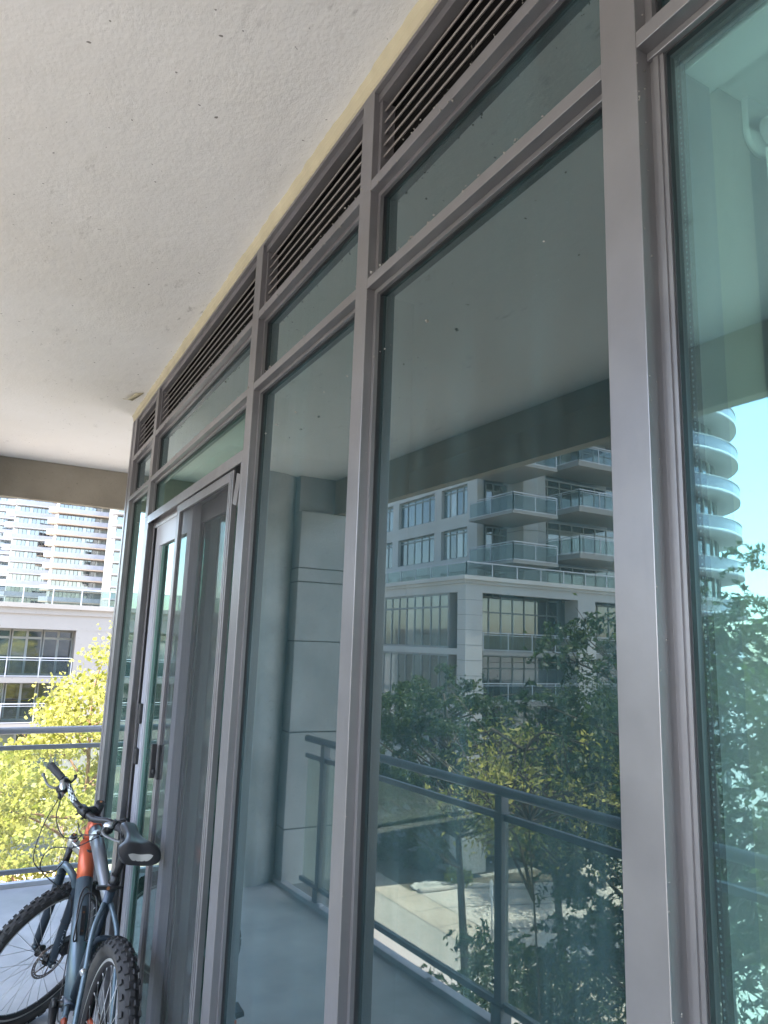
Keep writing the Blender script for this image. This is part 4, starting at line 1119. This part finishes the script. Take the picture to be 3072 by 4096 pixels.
# tower above the terrace
AT = thing('apartment_tower', 'upper storeys with corner balconies set back above the stone terrace, mirrored in the large pane', 'building', (0, 0, 0))
XT = -25.7
for k in range(5):
    zf = 4.45 + 2.83 * k
    part(AT, 'floor_band', FAC, (XT - .5, XT, 36.81, 62, zf - .85, zf))
    for (u0, u1) in ((36.85, 39.86), (40.71, 45.70), (46.57, 51.6), (52.4, 57.4)):
        grid(AT, 'X', XT - .25, u0, u1, zf, zf + 1.95, 4 if u0 < 40 else 5, (zf + 1.68,), sgn=1, fw=.09, probs=(.55, .8, .95))
    if k > 0:
        balcony(AT, -27.88, XT + 1.15, 30.9, 35.1, zf - .78, .16, 'yX')
        balcony(AT, -36.5, -29.68, 31.0, 34.2, zf + .08, .30, 'xyX')
    grid(AT, 'Y', 35.6, -27.88, -26.2, zf - .75, zf + 1.9, 3, (zf + 1.4,), sgn=-1, fw=.08)
    grid(AT, 'Y', 34.9, -37, -29.6, zf + .1, zf + 2.6, 7, (zf + 2.1,), sgn=-1, fw=.08, probs=(.35, .6, .85))
for y0_, y1_ in ((35.8, 36.85), (39.86, 40.71), (45.70, 46.57), (51.6, 52.4)): part(AT, 'tower_pier', FAC, (XT - .5, XT + .001, y0_, y1_, 4.2, 20))
m_ = MB(); m_.prism([(-27.9, 34.0), (-28.75, 33.65), (-29.6, 33.85), (-29.6, 36), (-27.9, 36)], 4.2, 21); m_.build('tower_pier', FAC, AT)
for z in (6.6, 8.9, 11.2, 13.4):
    m_ = MB(); m_.prism([(-27.89, 33.99), (-28.75, 33.64), (-29.61, 33.84), (-29.61, 36), (-27.89, 36)], z, z + .03); m_.build('stone_joint', JD, AT)
m_ = MB(); m_.prism([(XT - .6, 36.9), (XT - .6, 60), (-36.4, 60), (-36.4, 35.2), (-29.7, 35.2), (-29.7, 36.0), (-26.3, 36.0)], 4.2, 20); m_.build('core', DARKWALL, AT)
AT.scale = (1.1, 1.1, 1.1); AT.location = (-.0722, 0, -.02)

# --- low building straight ahead at the left
Bd = thing('apartment_building', 'low lilac grey apartment block with balconies behind the golden tree', 'building', (0, 0, 0))
YB = 44.0
XR, XL = 3.95, -14
part(Bd, 'frieze', FACL, (XL, 22, YB, YB + .5, 1.94, 2.76))
part(Bd, 'cornice', FACL, (XL, 22, YB - .12, YB + .5, 2.76, 3.09), (XL, 22, YB - .34, YB + .5, 3.091, 3.34))
part(Bd, 'roof_slab', FACL, (XL, 22, YB + .5, YB + 14, 2.8, 3.2))
m_ = MB(); g_ = MB(); m_.box(XL, 22, YB + .0, YB + .06, 4.20, 4.26); g_.box(XL, 22, YB + .02, YB + .04, 3.36, 4.2)
x = XL
while x < 22: m_.box(x, x + .06, YB, YB + .06, 3.34, 4.2); x += 1.5
m_.build('roof_rail', WHR, Bd); g_.build('roof_glass', BALG, Bd)
part(Bd, 'wall_pier', FACL, (XR, 22, YB + .02, YB + 1.6, GZ, 1.94))
for zs_, zt in ((-.66, 1.94), (-3.11, -.96), (-5.6, -3.4), (-8.1, -5.9)):
    for (u0, u1, nn) in ((-13, -8.2, 3), (-8.1, -3.4, 3), (-3.3, .72, 3), (2.4, XR, 2)):
        grid(Bd, 'Y', YB + 1.6, u0, u1, zs_, zt, nn, (zs_ + 2.1,), sgn=-1, fw=.13, probs=(.45, .7, .9))
    w_ = grid(Bd, 'Y', YB + 1.6, .78, 2.34, zs_, zt, 2, (zs_ + 2.1,), sgn=-1, fw=.13, name='sliding_door', probs=(.6, .85, 1))
    balcony(Bd, XL, XR - .02, YB + .05, YB + 1.55, zs_, .30, 'y', slabm=FACL)
m_ = MB(); m_.box(XL, 22, YB + 1.75, YB + 14, GZ, 2.75); m_.build('core', DARKWALL, Bd)
# --- far towers
TSLAB = plain('warm_balcony_slab', (.34, .27, .21), .8, var=.05); TWHITE = plain('white_tower_slab', (.33, .325, .33), .8, var=.03); TGL = plain('frosted_balustrade', (.25, .26, .30), .3, var=.1, scale=.4); TTEAL = plain('teal_balustrade', (.20, .27, .27), .25, var=.1, scale=.4)
def tower(label, x0, x1, y, dep, z0, z1, st, slabm, glassm, proj=1.6, prow=0.0, name='residential_tower', nu=12, zoff=0.0, frames=TSLAB):
    t = thing(name, label, 'tower', (x0, y, z0)); t.location = (0, 0, 0)
    m_ = MB(); m_.box(x0, x1, y + .3, y + dep, GZ, z1); m_.build('core', DARKWALL, t)
    n_ = int((z1 - z0) / st); protos = None
    for k in range(n_):
        z = z0 + zoff + k * st
        if protos is None or k == 1:
            m_ = MB()
            poly = [(x0, y + .3), (x0 - prow, y - proj) if prow else (x0, y - proj), (x1, y - proj), (x1, y + .3)]
            if prow: poly = [(x0, y + .3), (x0 - prow * .5, y + 2), (x0 - prow, y - proj * .3), (x0 - prow * .2, y - proj), (x1, y - proj), (x1, y + .3)]
            m_.prism(poly, z - .32, z); s_ = m_.build('floor_slab', slabm, t)
            m_ = MB(); m_.box(x0 - prow * .2, x1, y - proj + .02, y - proj + .06, z + .02, z + 1.1)
            if prow: m_.quad((x0 - prow, y - proj * .3, z), (x0 - prow * .2, y - proj, z), (x0 - prow * .2, y - proj, z + 1.1), (x0 - prow, y - proj * .3, z + 1.1))
            b_ = m_.build('balustrade', glassm, t)
            w_ = grid(t, 'Y', y + .25, x0, x1, z, z + st - .32, nu, (), sgn=-1, fw=.14, probs=(.42, .6, .78))
            protos = (s_, b_, w_)
        else:
            for q in protos:
                c_ = copy_tree(q, t); c_.location.z = (k - (0 if k == 0 else 1)) * st
    return t
tower('far tower with warm coloured slabs and pointed balcony corners, behind the low block', 13.0, 29, 200, 18, -2, 62, 2.87, TSLAB, TGL, 1.7, 2.6, nu=16, zoff=.3)
tower('pale stepped tower between the warm slab tower and the leftmost one', 3.4, 13.6, 215, 18, -2, 66, 3.1, TWHITE, TGL, 1.4, 2.4, nu=10, zoff=.9)
tower('most distant white tower with thin floors at the far left', -14, 8.5, 330, 20, -5, 95, 2.95, TWHITE, TGL, 1.5, 0, nu=22)
tower('teal glazed tower showing beside the window frame at the right of the far view', 24.3, 36, 178, 15, -2, 58, 2.9, TWHITE, TTEAL, 2.2, 1.6, nu=6, zoff=.6)
# --- round tower mirrored in the rightmost glass
ct = thing('round_tower', 'white round tower with curved balconies, mirrored in the rightmost window', 'tower', (0, 0, 0))
CXT, CYT, RT = -53.8, 51.5, 12.2
m_ = MB(); m_.lathe((CXT, CYT, GZ), (0, 0, 1), [(RT - 2.2, 0), (RT - 2.2, 50)], 64); m_.build('core', WG[1], ct)
m_ = MB(); 
for i in range(40):
    a_ = 2 * PI * i / 40; m_.obox((CXT + math.cos(a_) * (RT - 2.15), CYT + math.sin(a_) * (RT - 2.15), 14), (math.cos(a_), math.sin(a_), 0), (-math.sin(a_), math.cos(a_), 0), (0, 0, 1), .08, .12, 24)
m_.build('facade_fins', WFR, ct)
p0 = None
for k in range(10):
    z = 1.7 + 3.62 * k
    if p0 is None:
        m_ = MB(); m_.lathe((CXT, CYT, z), (0, 0, 1), [(RT - 2.3, -.25), (RT, -.25), (RT, .15), (RT - .1, .15), (RT - 2.3, .0)], 96); s_ = m_.build('balcony_ring', TWHITE, ct)
        m_ = MB(); m_.lathe((CXT, CYT, z), (0, 0, 1), [(RT - .05, .2), (RT - .05, 1.15)], 96); g_ = m_.build('balustrade', plain('milky_balustrade', (.30, .31, .35), .25), ct)
        m_ = MB(); m_.lathe((CXT, CYT, z), (0, 0, 1), [(RT - .1, 1.15), (RT + .02, 1.15), (RT + .02, 1.22), (RT - .1, 1.22), (RT - .1, 1.15)], 96); r_ = m_.build('hand_rail', WHR, ct)
        p0 = (s_, g_, r_)
    else:
        for q in p0:
            c_ = q.copy(); col.objects.link(c_); c_.parent = ct; c_.location.z = 3.62 * k
# --- blocks of our own building, with an unseen roof overhang added to shade the balcony
ob = thing('home_building', 'storeys of the building that carries this balcony, with an added overhang shading it', 'building', (0, 0, 0))
part(ob, 'lower_storeys', FAC, (-1.4, 4.35, -12, 5.8, GZ, -.23)); part(ob, 'upper_storeys', FAC, (-1.7, 5, -12, 6.0, CZ + .252, CZ + 3.1)); part(ob, 'roof_slab', FAC, (-5.4, 5, -12, 7.0, CZ + 3.102, CZ + 4.8))  # top slab stretched outward: added unseen overhang keeping sun off the floor
part(ob, 'side_wing', FAC, (-2.2, 14, -12, -4.42, GZ, CZ + 4.4))
